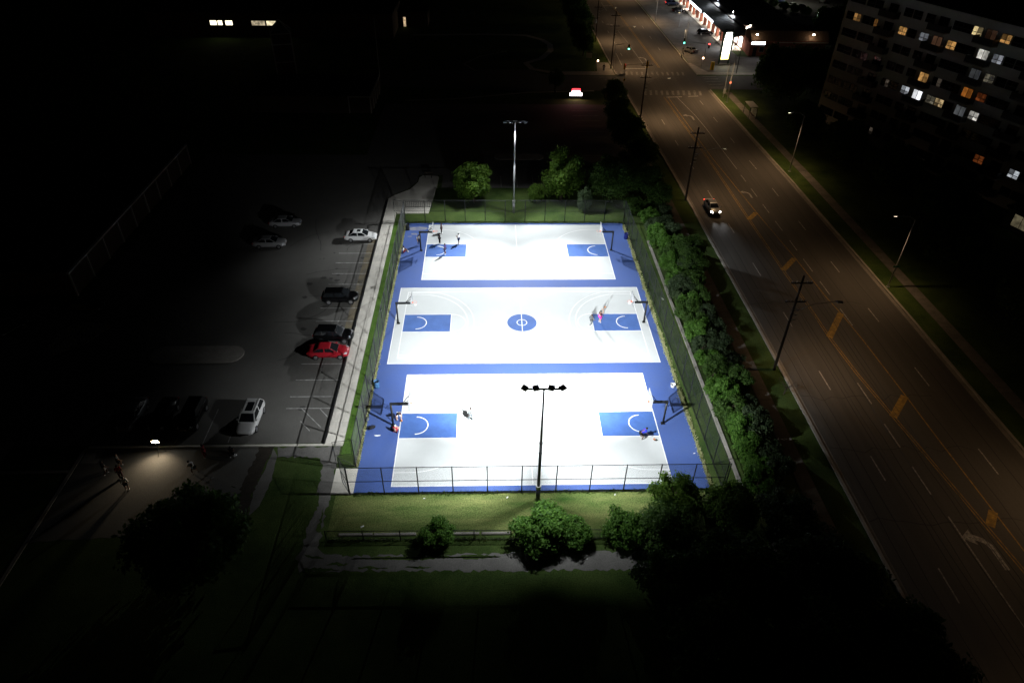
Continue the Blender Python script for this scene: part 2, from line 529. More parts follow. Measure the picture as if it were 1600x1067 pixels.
# lawns and paths south of the courts
struct('front_lawn', MB().poly([(-17.9, -26.35), (-17.0, -26.2), (26, -26.2), (26, -30.9), (-17.9, -30.9)], 0.008), M_LAWN, 'worn lawn between the front fence and the low rail fence')
def ragged(pts, amp, step=0.5):
    out = []
    for i in range(len(pts)):
        a, b = Vector(pts[i]), Vector(pts[(i + 1) % len(pts)])
        n = max(1, int((b - a).length / step))
        for k in range(n):
            p = a + (b - a) * (k / n)
            out.append((p.x + rnd.uniform(-amp, amp), p.y + rnd.uniform(-amp, amp)))
    return out
gate_pad = struct('gate_pad', MB().rect(-18.4, -16.36, -26.3, -23.2, 0.020), M_CONC, 'pale concrete pad at the open gate')
struct('asphalt_path', MB().poly(ragged([(-24.5, -20.4), (-18.45, -20.4), (-18.40, -30.2), (-18.35, -31.9), (-17.9, -32.5), (-16.4, -32.85), (6, -32.8), (19, -32.6), (24.2, -31.0), (24.2, -33.5), (19, -34.6), (0, -34.5), (-19.6, -34.2), (-19.9, -33.0), (-19.7, -30.5), (-19.6, -26.4), (-19.7, -22.6), (-20.4, -21.8), (-24.3, -21.6)], 0.16, 0.33), 0.010), M_ASPH2, 'cracked grey path along the lower lawn')
struct('asphalt_yard', MB().poly(ragged([(-42.6, -20.3), (-25.9, -20.3), (-26.2, -24.0), (-26.6, -28.5), (-28, -30.2), (-42.6, -31.0)], 0.09), 0.010), M_ASPH, 'rough asphalt yard lit by a portable lamp')
struct('soil_strip', MB().poly(ragged([(-26.3, -20.3), (-24.9, -20.3), (-25.1, -23.0), (-25.4, -26.0), (-25.2, -28.6), (-26.2, -28.6), (-26.6, -25.6)], 0.15, .3), 0.014), M_DIRT, 'dark damp strip of soil and weeds')
struct('asphalt_path_branch', MB().poly(ragged([(-24.9, -20.5), (-24.3, -21.6), (-24.1, -24.5), (-24.4, -27.5), (-25.1, -28.6), (-25.4, -26.0), (-25.0, -23.0)], 0.06), 0.012), M_ASPH2, 'narrow grey path beside the soil strip')
struct('school_yard_edge', MB().box(-42.95, -42.65, -60, -20.3, 0.0, 0.09), M_CONC2, 'straight pale edging at the far left of the yard')
struct('cross_edging', MB().box(-70, -43.0, -23.4, -23.1, 0.0, 0.07), M_CONC2, 'faint pale edging left of the yard')
struct('ramp_pad', MB().rect(-60, -49.9, -22.3, -19.3, 0.010), M_CONC2, 'faint pale ramp at the far left')
struct('ramp_strip', MB().rect(-42.5, -40.9, -22.2, -20.4, 0.016), M_CONC2, 'short pale walk strip beside the yard')
# grass tongues over the path
for i, pts in enumerate(([(-15.5, -33.1), (-13, -33.25), (-10.5, -33.35), (-8, -33.2), (-5, -33.3), (-3, -33.15), (-4, -32.95), (-9, -33.0), (-13, -32.95)], [(-19.3, -33.9), (-17.4, -33.95), (-16.2, -34.2), (-19, -34.25)], [(-19.5, -26.0), (-19.2, -27.5), (-19.6, -29.5), (-20.0, -30.5), (-19.9, -27.0)], [(-18.7, -28.0), (-18.5, -30.5), (-18.9, -30.2)], [(-17.6, -33.6), (-16.6, -33.75), (-15.6, -33.65), (-16.5, -33.45)], [(-14.9, -34.0), (-13.4, -34.15), (-12.2, -34.05), (-13.5, -33.85)], [(-19.5, -32.6), (-18.4, -32.8), (-17.6, -33.0), (-18.6, -33.1)], [(-10.9, -33.95), (-9.8, -34.1), (-8.8, -34.0), (-9.9, -33.9)], [(0.6, -32.95), (2.4, -33.1), (4.2, -32.9), (2.2, -32.8)])):
    struct('grass_patch', MB().poly(ragged(pts, 0.10, 0.22), 0.016), M_GRASS)
path_mark = struct('path_joint', MB().ribbon([(-0.6, -32.9), (-0.7, -34.4)], 0.05, 0.014), M_DIRT)

# strip between right fence and hedge with a low kerb of concrete pieces
struct('right_strip', MB().rect(16.4, 19.05, -26.2, 26.0, 0.010), M_GRASS, 'trodden grass strip outside the right fence')
rk = struct('hedge_kerb', MB().box(19.05, 19.42, -27.0, 20.2, 0.0, 0.10), M_CONC2, 'low concrete kerb at the foot of the hedge')
kme = MB().box(-0.17, 0.17, -0.98, 0.98, 0.0, 0.06).mesh('kerb_piece')
kme.materials.append(M_CONC2)
for i in range(23):
    obj('kerb_piece', kme, None, rk, (19.235, -25.9 + i * 2.0, 0.097), rz=rnd.uniform(-0.006, 0.006))

# the avenue
def off(y):
    t = [(-200, 0.3), (-30, 0.1), (0, 0.0), (20, -0.25), (42, -0.55), (60, -1.1), (87, -1.7), (120, -2.1), (190, -2.2), (900, -2.2)]
    for (a, va), (b, vb) in zip(t, t[1:]):
        if a <= y <= b:
            return va + (vb - va) * (y - a) / (b - a)
    return 0.0
YS = [-140, -80, -40, -20, 0, 10, 20, 30, 42, 52, 60, 74, 87, 104, 120, 150, 190, 260, 400]
def along(x, y0, y1):
    ys = [y0] + [y for y in YS if y0 < y < y1] + [y1]
    return [(x + off(y), y) for y in ys]
road = struct('road', MB().poly(along(28.95, -140, 400) + along(48.4, -140, 400)[::-1], 0.006), M_ROAD, 'wide avenue with worn lane markings')
struct('side_street', MB().rect(46.2, 140, 91.0, 101.5, 0.010), M_ROAD, 'side street that leads right from the crossing')
struct('driveway', MB().poly([(27.2, 89.6), (27.0, 101.0), (14, 101.0), (9, 102.0), (6.0, 105.5), (-30, 104.0), (-30, 92.0), (5, 88.8), (14, 89.6)], 0.010), M_ASPH, 'school driveway left of the crossing')
def kerb_run(x, w, spans, label):
    k = None
    for a, b in spans:
        pts = along(x - w / 2, a, b) + along(x + w / 2, a, b)[::-1]
        k = struct('kerb', MB().prism(pts, 0.0, 0.13), M_CONC2, label)
    return k
kerb_run(28.75, 0.30, [(-140, 89), (101.5, 400)], 'concrete kerb on the left side of the avenue')
kerb_run(48.6, 0.30, [(-140, 90.5), (103.2, 400)], 'concrete kerb on the right side of the avenue')
struct('gutter', MB().poly(along(28.92, -140, 89) + along(29.3, -140, 89)[::-1], 0.010), M_CONC3, 'pale gutter strip along the left kerb')
struct('gutter', MB().poly(along(47.95, -140, 90) + along(48.42, -140, 90)[::-1], 0.010), M_CONC3, 'pale gutter strip along the right kerb')
walk_me = MB().box(-0.72, 0.72, -0.74, 0.74, 0.0, 0.03).mesh('slab')
walk_me.materials.append(M_CONC3)
for x, nm, y0, n in ((25.3, 'sidewalk on the left side of the avenue', -30, 80), (52.2, 'sidewalk on the right side of the avenue', -20, 68)):
    wk = struct('sidewalk', MB().poly(along(x - 0.8, y0 - 100 if x < 30 else y0 - 60, 89.0) + along(x + 0.8, y0 - 100 if x < 30 else y0 - 60, 89.0)[::-1], 0.03), M_CONC3, nm)
    for i in range(n):
        y = y0 + i * 1.5
        if y < 88:
            obj('slab', walk_me, None, wk, (x + off(y), y, 0.028 + rnd.uniform(-0.004, 0.004)))
struct('corner_walk', MB().poly([(14, 101.3), (26.6, 101.3), (26.4, 112), (23.4, 112), (22.6, 104.5), (14, 104.0)], 0.03), M_CONC2, 'corner sidewalk on the far left of the crossing')
struct('corner_walk', MB().poly([(46.6, 102.2), (70, 102.2), (70, 104.0), (50, 104.4), (47.5, 112), (46.4, 112)], 0.03), M_CONC2, 'corner sidewalk in front of the plaza')
ZR = 0.014
def mark(pts, w=0.13, material=None, z=ZR, name='lane_line'):
    return obj(name, MB().ribbon(pts, w, z), material or M_LINEW, road)
for y0, y1 in ((59.5, 57), (71, 68), (48.7, 46), (37.3, 34.2), (25.6, 22.6), (13.9, 10.6), (2.0, -1.1), (-9.5, -12.7), (-22.4, -25.5), (-34.9, -38.1), (121, 118), (133, 130), (145, 142), (157, 154), (169, 166)):
    mark(along(33.0, y1, y0))
for y0, y1 in ((43.6, 40.8), (38.1, 34.9), (32.2, 29.1), (26.4, 23.3), (20.3, 17.4), (15, 11.6), (9.1, 5.8), (2.7, -0.9)):
    mark(along(40.55, y1, y0))
mark([(38.0, 85.4), (39.2, 74), (39.6, 66.4), (40.0, 46.1)], 0.13)
for y0, y1 in ((83, 80.2), (72.5, 69.6), (61, 58.4), (49.9, 46.1), (38.2, 35.1), (26.4, 23.5), (14.3, 11.4), (2.8, -0.2), (-9, -12.2), (-21.6, -24.9), (-33.5, -36.7), (127, 124), (139, 136), (151, 148), (163, 160)):
    mark(along(44.2, y1, y0))
for y0, y1 in ((-11.6, -15), (-18, -21.3), (-23.8, -27.2)):
    mark([(36.55, y1), (36.5, y0)], 0.13)
mark([(36.8, -29.7), (37.0, -40.1), (37.1, -60)], 0.14)
for d in (0.0, 0.28):
    mark([(34.9 + d, 85.2), (35.5 + d, 66.3), (36.0 + d, 45), (36.15 + d, 27.2), (36.3 + d, 11.9), (36.55 + d, 3.0), (36.6 + d, -3.5), (37.0 + d, -10), (37.85 + d, -17.3), (38.9 + d, -25.9), (40.0 + d, -35.4), (40.2 + d, -60)], 0.10, M_YEL, name='yellow_line')
mark([(36.0, 85.3), (36.5, 66.3), (36.9, 51), (38.2, 29.5), (39.3, 15.2), (39.75, 5.6), (40.2, 1.5), (40.55, -4), (40.85, -14), (40.95, -20), (41.25, -29.4), (41.45, -36), (41.8, -60)], 0.12, M_YEL, name='yellow_line')
for (a, b) in (((36.2, 26.9), (38.1, 29.2)), ((36.4, 12.0), (39.2, 15.2)), ((36.7, -3.3), (40.2, 1.7)), ((37.9, -17.0), (40.7, -13.8)), ((39.95, -30.8), (41.2, -29.2))):
    mark([a, b], 0.75, M_YEL, ZR + 0.004, 'yellow_bar')
for d in (0.0, 0.35):
    mark([(38.4 + d, 107.8), (37.75 + d, 146), (37.1 + d, 173), (36.4 + d, 190), (35.5, 230)], 0.12, M_YEL, name='yellow_line')
mark([(35.2, 107.7), (34.5, 133.5), (33.9, 145)], 0.12)
mark([(29.5, 110.0), (29.7, 121)], 0.16)
mark([(34.2, 171), (34.1, 183)], 0.14)
mark([(34.1, 178), (36.9, 178.6)], 0.5, name='stop_line')
mark([(35.6, 85.2), (39.2, 85.5)], 0.45, name='stop_line')
mark([(40.6, 85.8), (43.0, 86.1)], 0.40, name='stop_line')
mark([(29.6, 106.9), (35.2, 107.0)], 0.4, name='stop_line')
for i in range(11):
    x = 31.2 + i * 1.25
    mark([(x, 86.6), (x + 0.55, 89.9)], 0.55, name='zebra_bar', material=M_ZEBRA)
for i in range(15):
    x = 26.0 + i * 1.25
    mark([(x, 104.3), (x - 0.25, 101.5)], 0.5, name='zebra_bar', material=M_ZEBRA)
for y in (92.5, 94.6, 96.7, 98.8, 100.6):
    mark([(47.6, y), (51.0, y + 0.15)], 0.45, z=0.020, name='zebra_bar', material=M_ZEBRA)
for y in (91.0, 93.2, 95.4, 97.6, 99.6):
    mark([(22.5, y), (25.6, y)], 0.4, z=0.020, name='zebra_bar', material=M_ZEBRA)
def turn_arrow(x, y, s, name='turn_arrow'):
    pts = [(0, 0), (0.35, 0), (0.35, 2.0), (0.0, 2.6), (-0.7, 3.0), (-0.7, 3.4), (-1.6, 2.7), (-0.7, 2.1), (-0.7, 2.5), (-0.2, 2.2), (0, 1.8)]
    return obj(name, MB().poly([(x + a * s, y + b * s) for a, b in pts], ZR + 0.004), M_LINEW, road)
turn_arrow(38.2, 70.8, 1.0)
turn_arrow(38.6, -35.2, 1.2)
turn_arrow(36.3, 114, 1.0)
turn_arrow(39.0, 34.5, 0.8)
turn_arrow(33.0, 150, 1.0)
for x in (30.4, 31.6, 34.2, 35.3, 37.9, 42.3, 45.6):
    obj('tar_seam', MB().ribbon([(x + off(y) + rnd.uniform(-0.12, 0.12), y) for y in range(-60, 86, 4)], 0.07, ZR - 0.003), M_TAR, road)
for y in (-14.0, -21.5, -30.2, 4.0, 31.0):
    obj('tar_seam', MB().ribbon([(29.4 + k * 1.1, y + rnd.uniform(-0.5, 0.5)) for k in range(14)], 0.06, ZR - 0.002), M_TAR, road)
struct('plaza_lot', MB().rect(47.0, 61.5, 104.5, 230, 0.008), M_ASPH2, 'asphalt parking lot in front of the shopping plaza')
struct('plaza_yard', MB().rect(61.5, 120, 103.5, 118.6, 0.008), M_ASPH2, 'paved yard in front of the brick end building')
struct('rear_lot', MB().rect(88, 130, 150, 230, 0.008), M_ASPH2, 'lit parking lot far behind the plaza')
struct('loop_drive', MB().ribbon([(-25, 138), (-5, 139.5), (6.7, 138.7), (11, 134), (12.8, 129), (12.6, 123), (9.7, 115.5), (5.5, 111.0), (6.8, 106), (12, 102.9)], 1.6, 0.014), M_CONC2, 'curved walk by the school driveway')
struct('loop_walk', MB().ribbon([(1, 122), (-6, 117), (-10, 110), (-7, 104)], 0.5, 0.012), M_CONC2, 'thin curved kerb by the school driveway')
struct('driveway_edge', MB().ribbon([(-22, 82), (-10, 83.5), (5, 88.0), (20, 89.4)], 0.8, 0.016), M_CONC2, 'pale walk along the school driveway')

# ------------------------------------------------------------------ chain-link fences
PANEL = {}
def link_panel(w, h, r=0.0026):
    "diagonal wires clipped to a w x h panel in the local x-z plane"
    key = (round(w, 2), round(h, 2), r)
    if key in PANEL:
        return PANEL[key]
    mb = MB()
    p = 0.075
    for s, yo in ((1, 0.004), (-1, -0.004)):
        k = -h
        while k < w:
            # line x = k + t, z = t (s=1) or z = h - t
            t0, t1 = max(0.0, -k), min(h, w - k)
            if t1 - t0 > 0.02:
                za, zb = (t0, t1) if s > 0 else (h - t0, h - t1)
                a, b = Vector((k + t0, yo, za)), Vector((k + t1, yo, zb))
                mb.tube(a, b, r, r, 3, cap=False)
            k += p
    me = mb.mesh('wire_mesh')
    me.materials.append(M_MESH)
    PANEL[key] = me
    return me

def chain_fence(name, label, a, b, n, h=3.6, group=None, first=True, last=True, mid=True, wire=0.0026):
    a, b = Vector(a), Vector(b)
    L = (b - a).length
    ang = math.atan2(b.y - a.y, b.x - a.x)
    t = thing(name, label, 'fence', (a.x, a.y, 0.0), ang, group)
    w = L / n
    pm = MB().tube((0, 0, -0.1), (0, 0, h), 0.055, 0.055, 8).add([], []).mesh('post')
    pm.materials.append(M_BLACK)
    for i in range(n + 1):
        if (i == 0 and not first) or (i == n and not last):
            continue
        obj('post', pm, None, t, (i * w, 0, 0))
    rails = [('top_rail', h - 0.03), ('bottom_rail', 0.12)] + ([('middle_rail', h * 0.5)] if mid else [])
    for nm, z in rails:
        obj(nm, MB().tube((0, 0, z), (L, 0, z), 0.032, 0.032, 6), M_BLACK, t)
    me = link_panel(w - 0.06, h - 0.17, wire)
    for i in range(n):
        obj('wire_mesh', me, None, t, (i * w + 0.03, 0.0, 0.13))
    return t
FG = 'tall black chain-link fences round the courts'
chain_fence('chain_link_fence', 'tall black chain-link fence along the near end of the courts', (-16.6, -26.4), (17.5, -26.4), 11, group=FG, wire=0.0017)
chain_fence('chain_link_fence', 'tall black chain-link fence along the far end of the courts', (-16.6, 26.13), (16.6, 26.13), 11, group=FG, wire=0.0017)
chain_fence('chain_link_fence', 'tall black chain-link fence on the parking lot side of the courts', (-16.6, -23.0), (-16.6, 26.0), 16, group=FG)
chain_fence('chain_link_fence', 'tall black chain-link fence on the hedge side of the courts', (17.4, -26.2), (16.6, 26.0), 17, group=FG)
def gate_leaf(label, hinge, free, h=3.55):
    a, b = Vector(hinge), Vector(free)
    L = (b - a).length
    t = thing('gate_leaf', label, 'gate', (a.x, a.y, 0), math.atan2(b.y - a.y, b.x - a.x), 'open leaves of the court gates')
    for x in (0.05, L):
        obj('upright', MB().tube((x, 0, 0.1), (x, 0, h), 0.03, 0.03, 6), M_BLACK, t)
    for z in (0.12, h * 0.5, h - 0.02):
        obj('rail', MB().tube((0.05, 0, z), (L, 0, z), 0.026, 0.026, 6), M_BLACK, t)
    obj('diagonal_brace', MB().tube((0.08, 0, 0.15), (L - 0.03, 0, h * 0.5), 0.016, 0.016, 5), M_BLACK, t)
    obj('wire_mesh', link_panel(L - 0.1, h - 0.2), None, t, (0.08, 0, 0.15))
gate_leaf('upper open gate leaf of the near left court entrance', (-16.68, -23.0), (-18.3, -23.2))
gate_leaf('lower open gate leaf of the near left court entrance', (-16.68, -26.3), (-17.5, -25.0))
gate_leaf('open gate leaf at the far left corner of the courts', (-16.7, 26.0), (-18.2, 26.4))
def low_fence():
    t = thing('low_rail_fence', 'low black rail fence with posts along the lower lawn', 'fence', (-17.8, -31.3, 0))
    for i in range(9):
        obj('post', MB().tube((i * 3.12, -0.03 * i, 0), (i * 3.12, -0.03 * i, 1.35), 0.045, 0.045, 8), M_BLACK, t)
    for z in (1.3, 0.12):
        obj('rail', MB().tube((0, 0, z), (25.0, -0.24, z), 0.028, 0.028, 6), M_BLACK, t)
    for i in range(8):
        obj('wire_mesh', link_panel(3.05, 1.12), None, t, (i * 3.12 + 0.03, -0.03 * i - 0.015, 0.14))
low_fence()
KB = 'concrete edging beams behind the low rail fence'
for i, (x0, x1, w) in enumerate(((-16.9, -14.0, 'leftmost'), (-13.9, -10.3, 'second'), (-7.2, -4.9, 'third'), (-4.7, -2.2, 'fourth'))):
    b = thing('edging_beam', w + ' pale concrete edging beam behind the low rail fence', 'kerb', ((x0 + x1) / 2, -30.75 - 0.02 * i, 0), 0, KB)
    L = (x1 - x0) / 2
    obj('beam', MB().loft([[(-L, -0.14, 0), (L, -0.14, 0), (L, 0.14, 0), (-L, 0.14, 0)], [(-L, -0.14, 0.1), (L, -0.14, 0.1), (L, 0.14, 0.1), (-L, 0.14, 0.1)], [(-L + 0.05, -0.09, 0.16), (L - 0.05, -0.09, 0.16), (L - 0.05, 0.09, 0.16), (-L + 0.05, 0.09, 0.16)]]), M_CONC2, b)

# weeds along the slab edges (nobody could count them)
def weeds(name, label, runs, n, hmin, hmax, material, seed):
    r = np.random.default_rng(seed)
    V, F = [], []
    lens = np.array([math.hypot(x1 - x0, y1 - y0) for x0, y0, x1, y1, w in runs])
    cnt = (n * lens / lens.sum()).astype(int)
    k = 0
    for (x0, y0, x1, y1, w), c in zip(runs, cnt):
        t = r.random(c)
        dx, dy = x1 - x0, y1 - y0
        L = math.hypot(dx, dy)
        o = r.normal(0, w / 2, c)
        X = x0 + dx * t - dy / L * o
        Y = y0 + dy * t + dx / L * o
        dens = np.sin(t * L * 1.7) * 0.5 + np.sin(t * L * 0.63 + 1) * 0.5
        keep = dens > r.uniform(-1.3, 0.6, c)
        for x, y in zip(X[keep], Y[keep]):
            a = r.random() * 6.283
            h = r.uniform(hmin, hmax)
            s = r.uniform(0.03, 0.08)
            lean = r.normal(0, 0.08, 2)
            V += [(x - math.cos(a) * s, y - math.sin(a) * s, 0.0), (x + math.cos(a) * s, y + math.sin(a) * s, 0.0), (x + lean[0], y + lean[1], h)]
            F.append((k, k + 1, k + 2))
            k += 3
    me = bpy.data.meshes.new(name)
    me.from_pydata(V, [], F)
    me.materials.append(material)
    o = bpy.data.objects.new(name, me)
    COL.objects.link(o)
    o['kind'] = 'stuff'
    tag(o, label, 'weeds')
L_WEED = leafmat('weed_leaves', (0.26, 0.30, 0.09), (0.62, 0.60, 0.36))
L_TUFT = leafmat('tuft_leaves', (0.06, 0.13, 0.024), (0.17, 0.21, 0.06))
weeds('weeds', 'dry weeds growing along both long edges of the court slab', [(-16.5, -23, -16.5, 25, 0.16), (16.45, -25.8, 16.45, 25, 0.22)], 26000, 0.05, 0.22, L_WEED, 3)
weeds('grass_tufts', 'green tufts along the foot of the near and far fences', [(-16.3, -26.4, 17.0, -26.4, 0.22), (-16.3, 26.0, 16.3, 26.0, 0.2), (-17.8, -31.3, 7, -31.5, 0.2)], 9000, 0.06, 0.28, L_TUFT, 4)

# ------------------------------------------------------------------ court light poles
M_LENS = glow('flood_lens', (0.93, 0.97, 1.0), 12.0)
def light_pole(label, loc, h, facing, pole_mat, head_mat, power, far_share):
    "facing = +1 lights towards +y, -1 towards -y"
    t = thing('court_light_pole', label, 'light pole', loc, 0, 'tall floodlight poles at the ends of the courts')
    obj('pole_base', MB().tube((0, 0, 0), (0, 0, 1.7), 0.20, 0.19, 14), pole_mat, t, smooth=True)
    obj('collar', MB().tube((0, 0, 1.7), (0, 0, 2.05), 0.24, 0.24, 14), M_WHITE, t)
    obj('pole', MB().tube((0, 0, 2.05), (0, 0, h * 0.55), 0.15, 0.12, 14).tube((0, 0, h * 0.55), (0, 0, h), 0.105, 0.07, 14), pole_mat, t, smooth=True)
    obj('joint_band', MB().tube((0, 0, h * 0.55 - 0.06), (0, 0, h * 0.55 + 0.06), 0.145, 0.145, 14), pole_mat, t)
    obj('joint_band', MB().tube((0, 0, h * 0.46 - 0.05), (0, 0, h * 0.46 + 0.05), 0.155, 0.155, 14), pole_mat, t)
    obj('crossarm', MB().box(-1.55, 1.55, -0.05, 0.05, h - 0.06, h + 0.06), head_mat, t)
    for x, az in ((-1.5, -62), (-0.6, -20), (0.6, 20), (1.5, 62)):
        outer = abs(x) > 1
        az = R(az)
        tilt = R(14)
        d = Vector((math.sin(az) * math.sin(tilt), facing * math.cos(az) * math.sin(tilt), -math.cos(tilt)))
        rgt = d.cross(Vector((0, 0, 1))).normalized()
        up = rgt.cross(d)
        c = Vector((x, facing * 0.28, h - 0.12))
        def P(a, b, e):
            return c + rgt * a + up * b + d * e
        w = 0.25
        hb = MB().loft([[P(-w * .7, -w * .6, -0.16), P(w * .7, -w * .6, -0.16), P(w * .7, w * .6, -0.16), P(-w * .7, w * .6, -0.16)],
                        [P(-w, -w, -0.04), P(w, -w, -0.04), P(w, w, -0.04), P(-w, w, -0.04)],
                        [P(-w, -w, 0.06), P(w, -w, 0.06), P(w, w, 0.06), P(-w, w, 0.06)]])
        hd = obj('flood_head', hb, head_mat, t)
        q = w * 0.86
        obj('lens', MB().add([P(-q, -q, 0.066), P(-q, q, 0.066), P(q, q, 0.066), P(q, -q, 0.066)], [(0, 1, 2, 3)]), M_LENS, hd)
        obj('bracket', MB().tube((x, 0, h), c + d * -0.1, 0.03, 0.03, 6), head_mat, t)
        sg = 1 if x > 0 else -1
        # optics of this head: (azimuth, throw from straight down, cone, blend, share)
        optics = () if outer else ((13.2, 57.5, 54.5, .95, .92 * far_share[0]), (24.4, 57.5, 54.5, .95, .92 * far_share[0]), (48.7, 39.5, 75.0, .64, .285 * far_share[1]), (43, 19.3, 108.6, .5, .066 * far_share[2]), (62, 57, 32, 1.0, .30 * far_share[1]))
        for oa, th, cone, bl, share in optics:
            oa, th = R(oa) * sg, R(th)
            aim = Vector((math.sin(oa) * math.sin(th), facing * math.cos(oa) * math.sin(th), -math.cos(th)))
            lamp('flood_lamp', 'SPOT', c + d * 0.34, power * share, (0.93, 0.97, 1.0), aim, 0.05, R(cone), bl, t)
    return t
light_pole('near dark floodlight pole rising in front of the courts', (0.32, -27.3, 0), 13.35, 1, M_BLACK, M_BLACK, FLOOD_W, (1.0, 1.0, 1.0))  # black finish paints in the pole's dark silhouette against the bright court
light_pole('far pale floodlight pole behind the courts, its shaft lit', (-0.11, 29.3, 0), 14.4, -1, M_GALV, M_DARKPOLE, FLOOD_W, (0.52, 0.88, 0.60))

# ------------------------------------------------------------------ basketball hoops
M_BOARD = clear('clear_acrylic', 0.28, (0.75, 0.80, 0.85))
def hoop(label, base, s, reach):
    "s = +1: the board faces +x"
    t = thing('basketball_hoop', label, 'hoop', (base[0], base[1], 0.03), 0 if s > 0 else math.pi, 'black gooseneck basketball hoops')
    obj('post', MB().tube((0, 0, 0), (0, 0, 2.95), 0.105, 0.105, 12), M_BLACK, t, smooth=True)
    obj('base_plate', MB().box(-0.2, 0.2, -0.2, 0.2, 0.0, 0.025), M_BLACK, t)
    x1 = reach
    obj('arm', MB().box(-0.11, x1 - 0.08, -0.10, 0.10, 2.83, 3.03), M_BLACK, t)
    bx = x1
    obj('brace', MB().tube((x1 - 0.75, 0, 3.0), (bx - 0.03, 0.38, 3.72), 0.03, 0.03, 6), M_BLACK, t)
    obj('brace', MB().tube((x1 - 0.75, 0, 3.0), (bx - 0.03, -0.38, 3.72), 0.03, 0.03, 6), M_BLACK, t)
    bd = obj('backboard', MB().box(bx - 0.02, bx + 0.02, -0.88, 0.88, 2.92, 3.95), M_BOARD, t)
    fr = MB()
    for z in (2.90, 3.97):
        fr.box(bx - 0.03, bx + 0.03, -0.93, 0.93, z - 0.03, z + 0.03)
    for y in (-0.905, 0.905):
        fr.box(bx - 0.03, bx + 0.03, y - 0.025, y + 0.025, 2.93, 3.94)
    obj('board_frame', fr, M_GALV, bd)
    sq = MB()
    for z in (3.08, 3.50):
        sq.box(bx + 0.022, bx + 0.026, -0.30, 0.30, z - 0.025, z + 0.025)
    for y in (-0.28, 0.28):
        sq.box(bx + 0.027, bx + 0.03, y - 0.025, y + 0.025, 3.08, 3.50)
    obj('target_square', sq, M_LINE, bd)
    cx = bx + 0.15 + 0.225
    ring = [(cx + 0.225 * math.cos(a), 0.225 * math.sin(a), 3.05) for a in [2 * math.pi * i / 24 for i in range(25)]]
    rim = obj('rim', MB().path(ring, 0.014, 5).box(bx + 0.03, bx + 0.17, -0.09, 0.09, 2.98, 3.06), M_ORANGE, t)
    net = MB()
    for i in range(12):
        for dirn in (1, -1):
            pts = []
            for k in range(5):
                a = 2 * math.pi * i / 12 + dirn * k * 0.26
                r = 0.225 - 0.10 * k / 4
                pts.append((cx + r * math.cos(a), r * math.sin(a), 3.04 - 0.42 * k / 4))
            net.path(pts, 0.006, 3)
    obj('net', net, M_NET, rim)
    return t
hoop('basketball hoop on the left of the nearest court', (-13.68, -17.55), 1, 1.9)
hoop('basketball hoop on the right of the nearest court', (13.68, -17.6), -1, 1.75)
hoop('basketball hoop on the left of the middle court', (-14.98, 0.0), 1, 1.85)
hoop('basketball hoop on the right of the middle court', (14.94, 0.0), -1, 1.75)
hoop('basketball hoop on the left of the far court', (-13.58, 17.5), 1, 1.85)
hoop('basketball hoop on the right of the far court', (13.47, 17.55), -1, 1.75)

# ------------------------------------------------------------------ trees and shrubs
LEAF = [leafmat('leaves_green', (0.036, 0.084, 0.016), (0.100, 0.185, 0.036)),
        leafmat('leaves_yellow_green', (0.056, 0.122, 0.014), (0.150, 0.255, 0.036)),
        leafmat('leaves_blue_green', (0.034, 0.062, 0.028), (0.088, 0.130, 0.056)),
        leafmat('leaves_bright_green', (0.050, 0.135, 0.018), (0.140, 0.285, 0.044))]
CROWN = {}
def crown_mesh(key, seed, rad, hgt, n, leaf, clumps, li, full=True):
    if key in CROWN:
        return CROWN[key]
    r = np.random.default_rng(seed)
    d = r.normal(size=(clumps, 3))
    d /= np.linalg.norm(d, axis=1)[:, None]
    d[:, 2] = np.where(d[:, 2] < 0, d[:, 2] * (0.85 if full else 0.35), d[:, 2] * 0.95)
    rr = (0.45 + 0.33 * r.random(clumps) ** 0.6) if key[0] == 'b' else (0.35 + 0.5 * r.random(clumps) ** 0.6)
    cc = d * rr[:, None] * np.array([rad, rad, hgt])
    cr = rad * r.uniform(0.16, 0.34, clumps)
    w = cr ** 2
    idx = r.choice(clumps, n, p=w / w.sum())
    q = r.normal(size=(n, 3))
    q /= np.linalg.norm(q, axis=1)[:, None]
    q[:, 2] = np.where(r.random(n) < 0.6, np.abs(q[:, 2]), q[:, 2])
    ru = r.random(n) ** 0.45 * (1 + 0.12 * r.normal(size=n))
    pos = cc[idx] + q * (cr[idx] * ru)[:, None]
    nrm = q * 0.7 + r.normal(size=(n, 3)) * 0.6 + np.array([0, 0, 0.45])
    nrm /= np.linalg.norm(nrm, axis=1)[:, None]
    t = np.cross(nrm, r.normal(size=(n, 3)))
    t /= np.linalg.norm(t, axis=1)[:, None]
    b = np.cross(nrm, t)
    s = leaf * r.uniform(0.6, 1.3, n)[:, None]
    V = np.empty((n, 4, 3))
    V[:, 0] = pos - t * s
    V[:, 1] = pos + b * s * 0.55
    V[:, 2] = pos + t * s
    V[:, 3] = pos - b * s * 0.55
    me = bpy.data.meshes.new('crown')
    me.from_pydata(V.reshape(-1, 3).tolist(), [], np.arange(n * 4).reshape(-1, 4).tolist())
    me.materials.append(LEAF[li])
    CROWN[key] = me
    return me

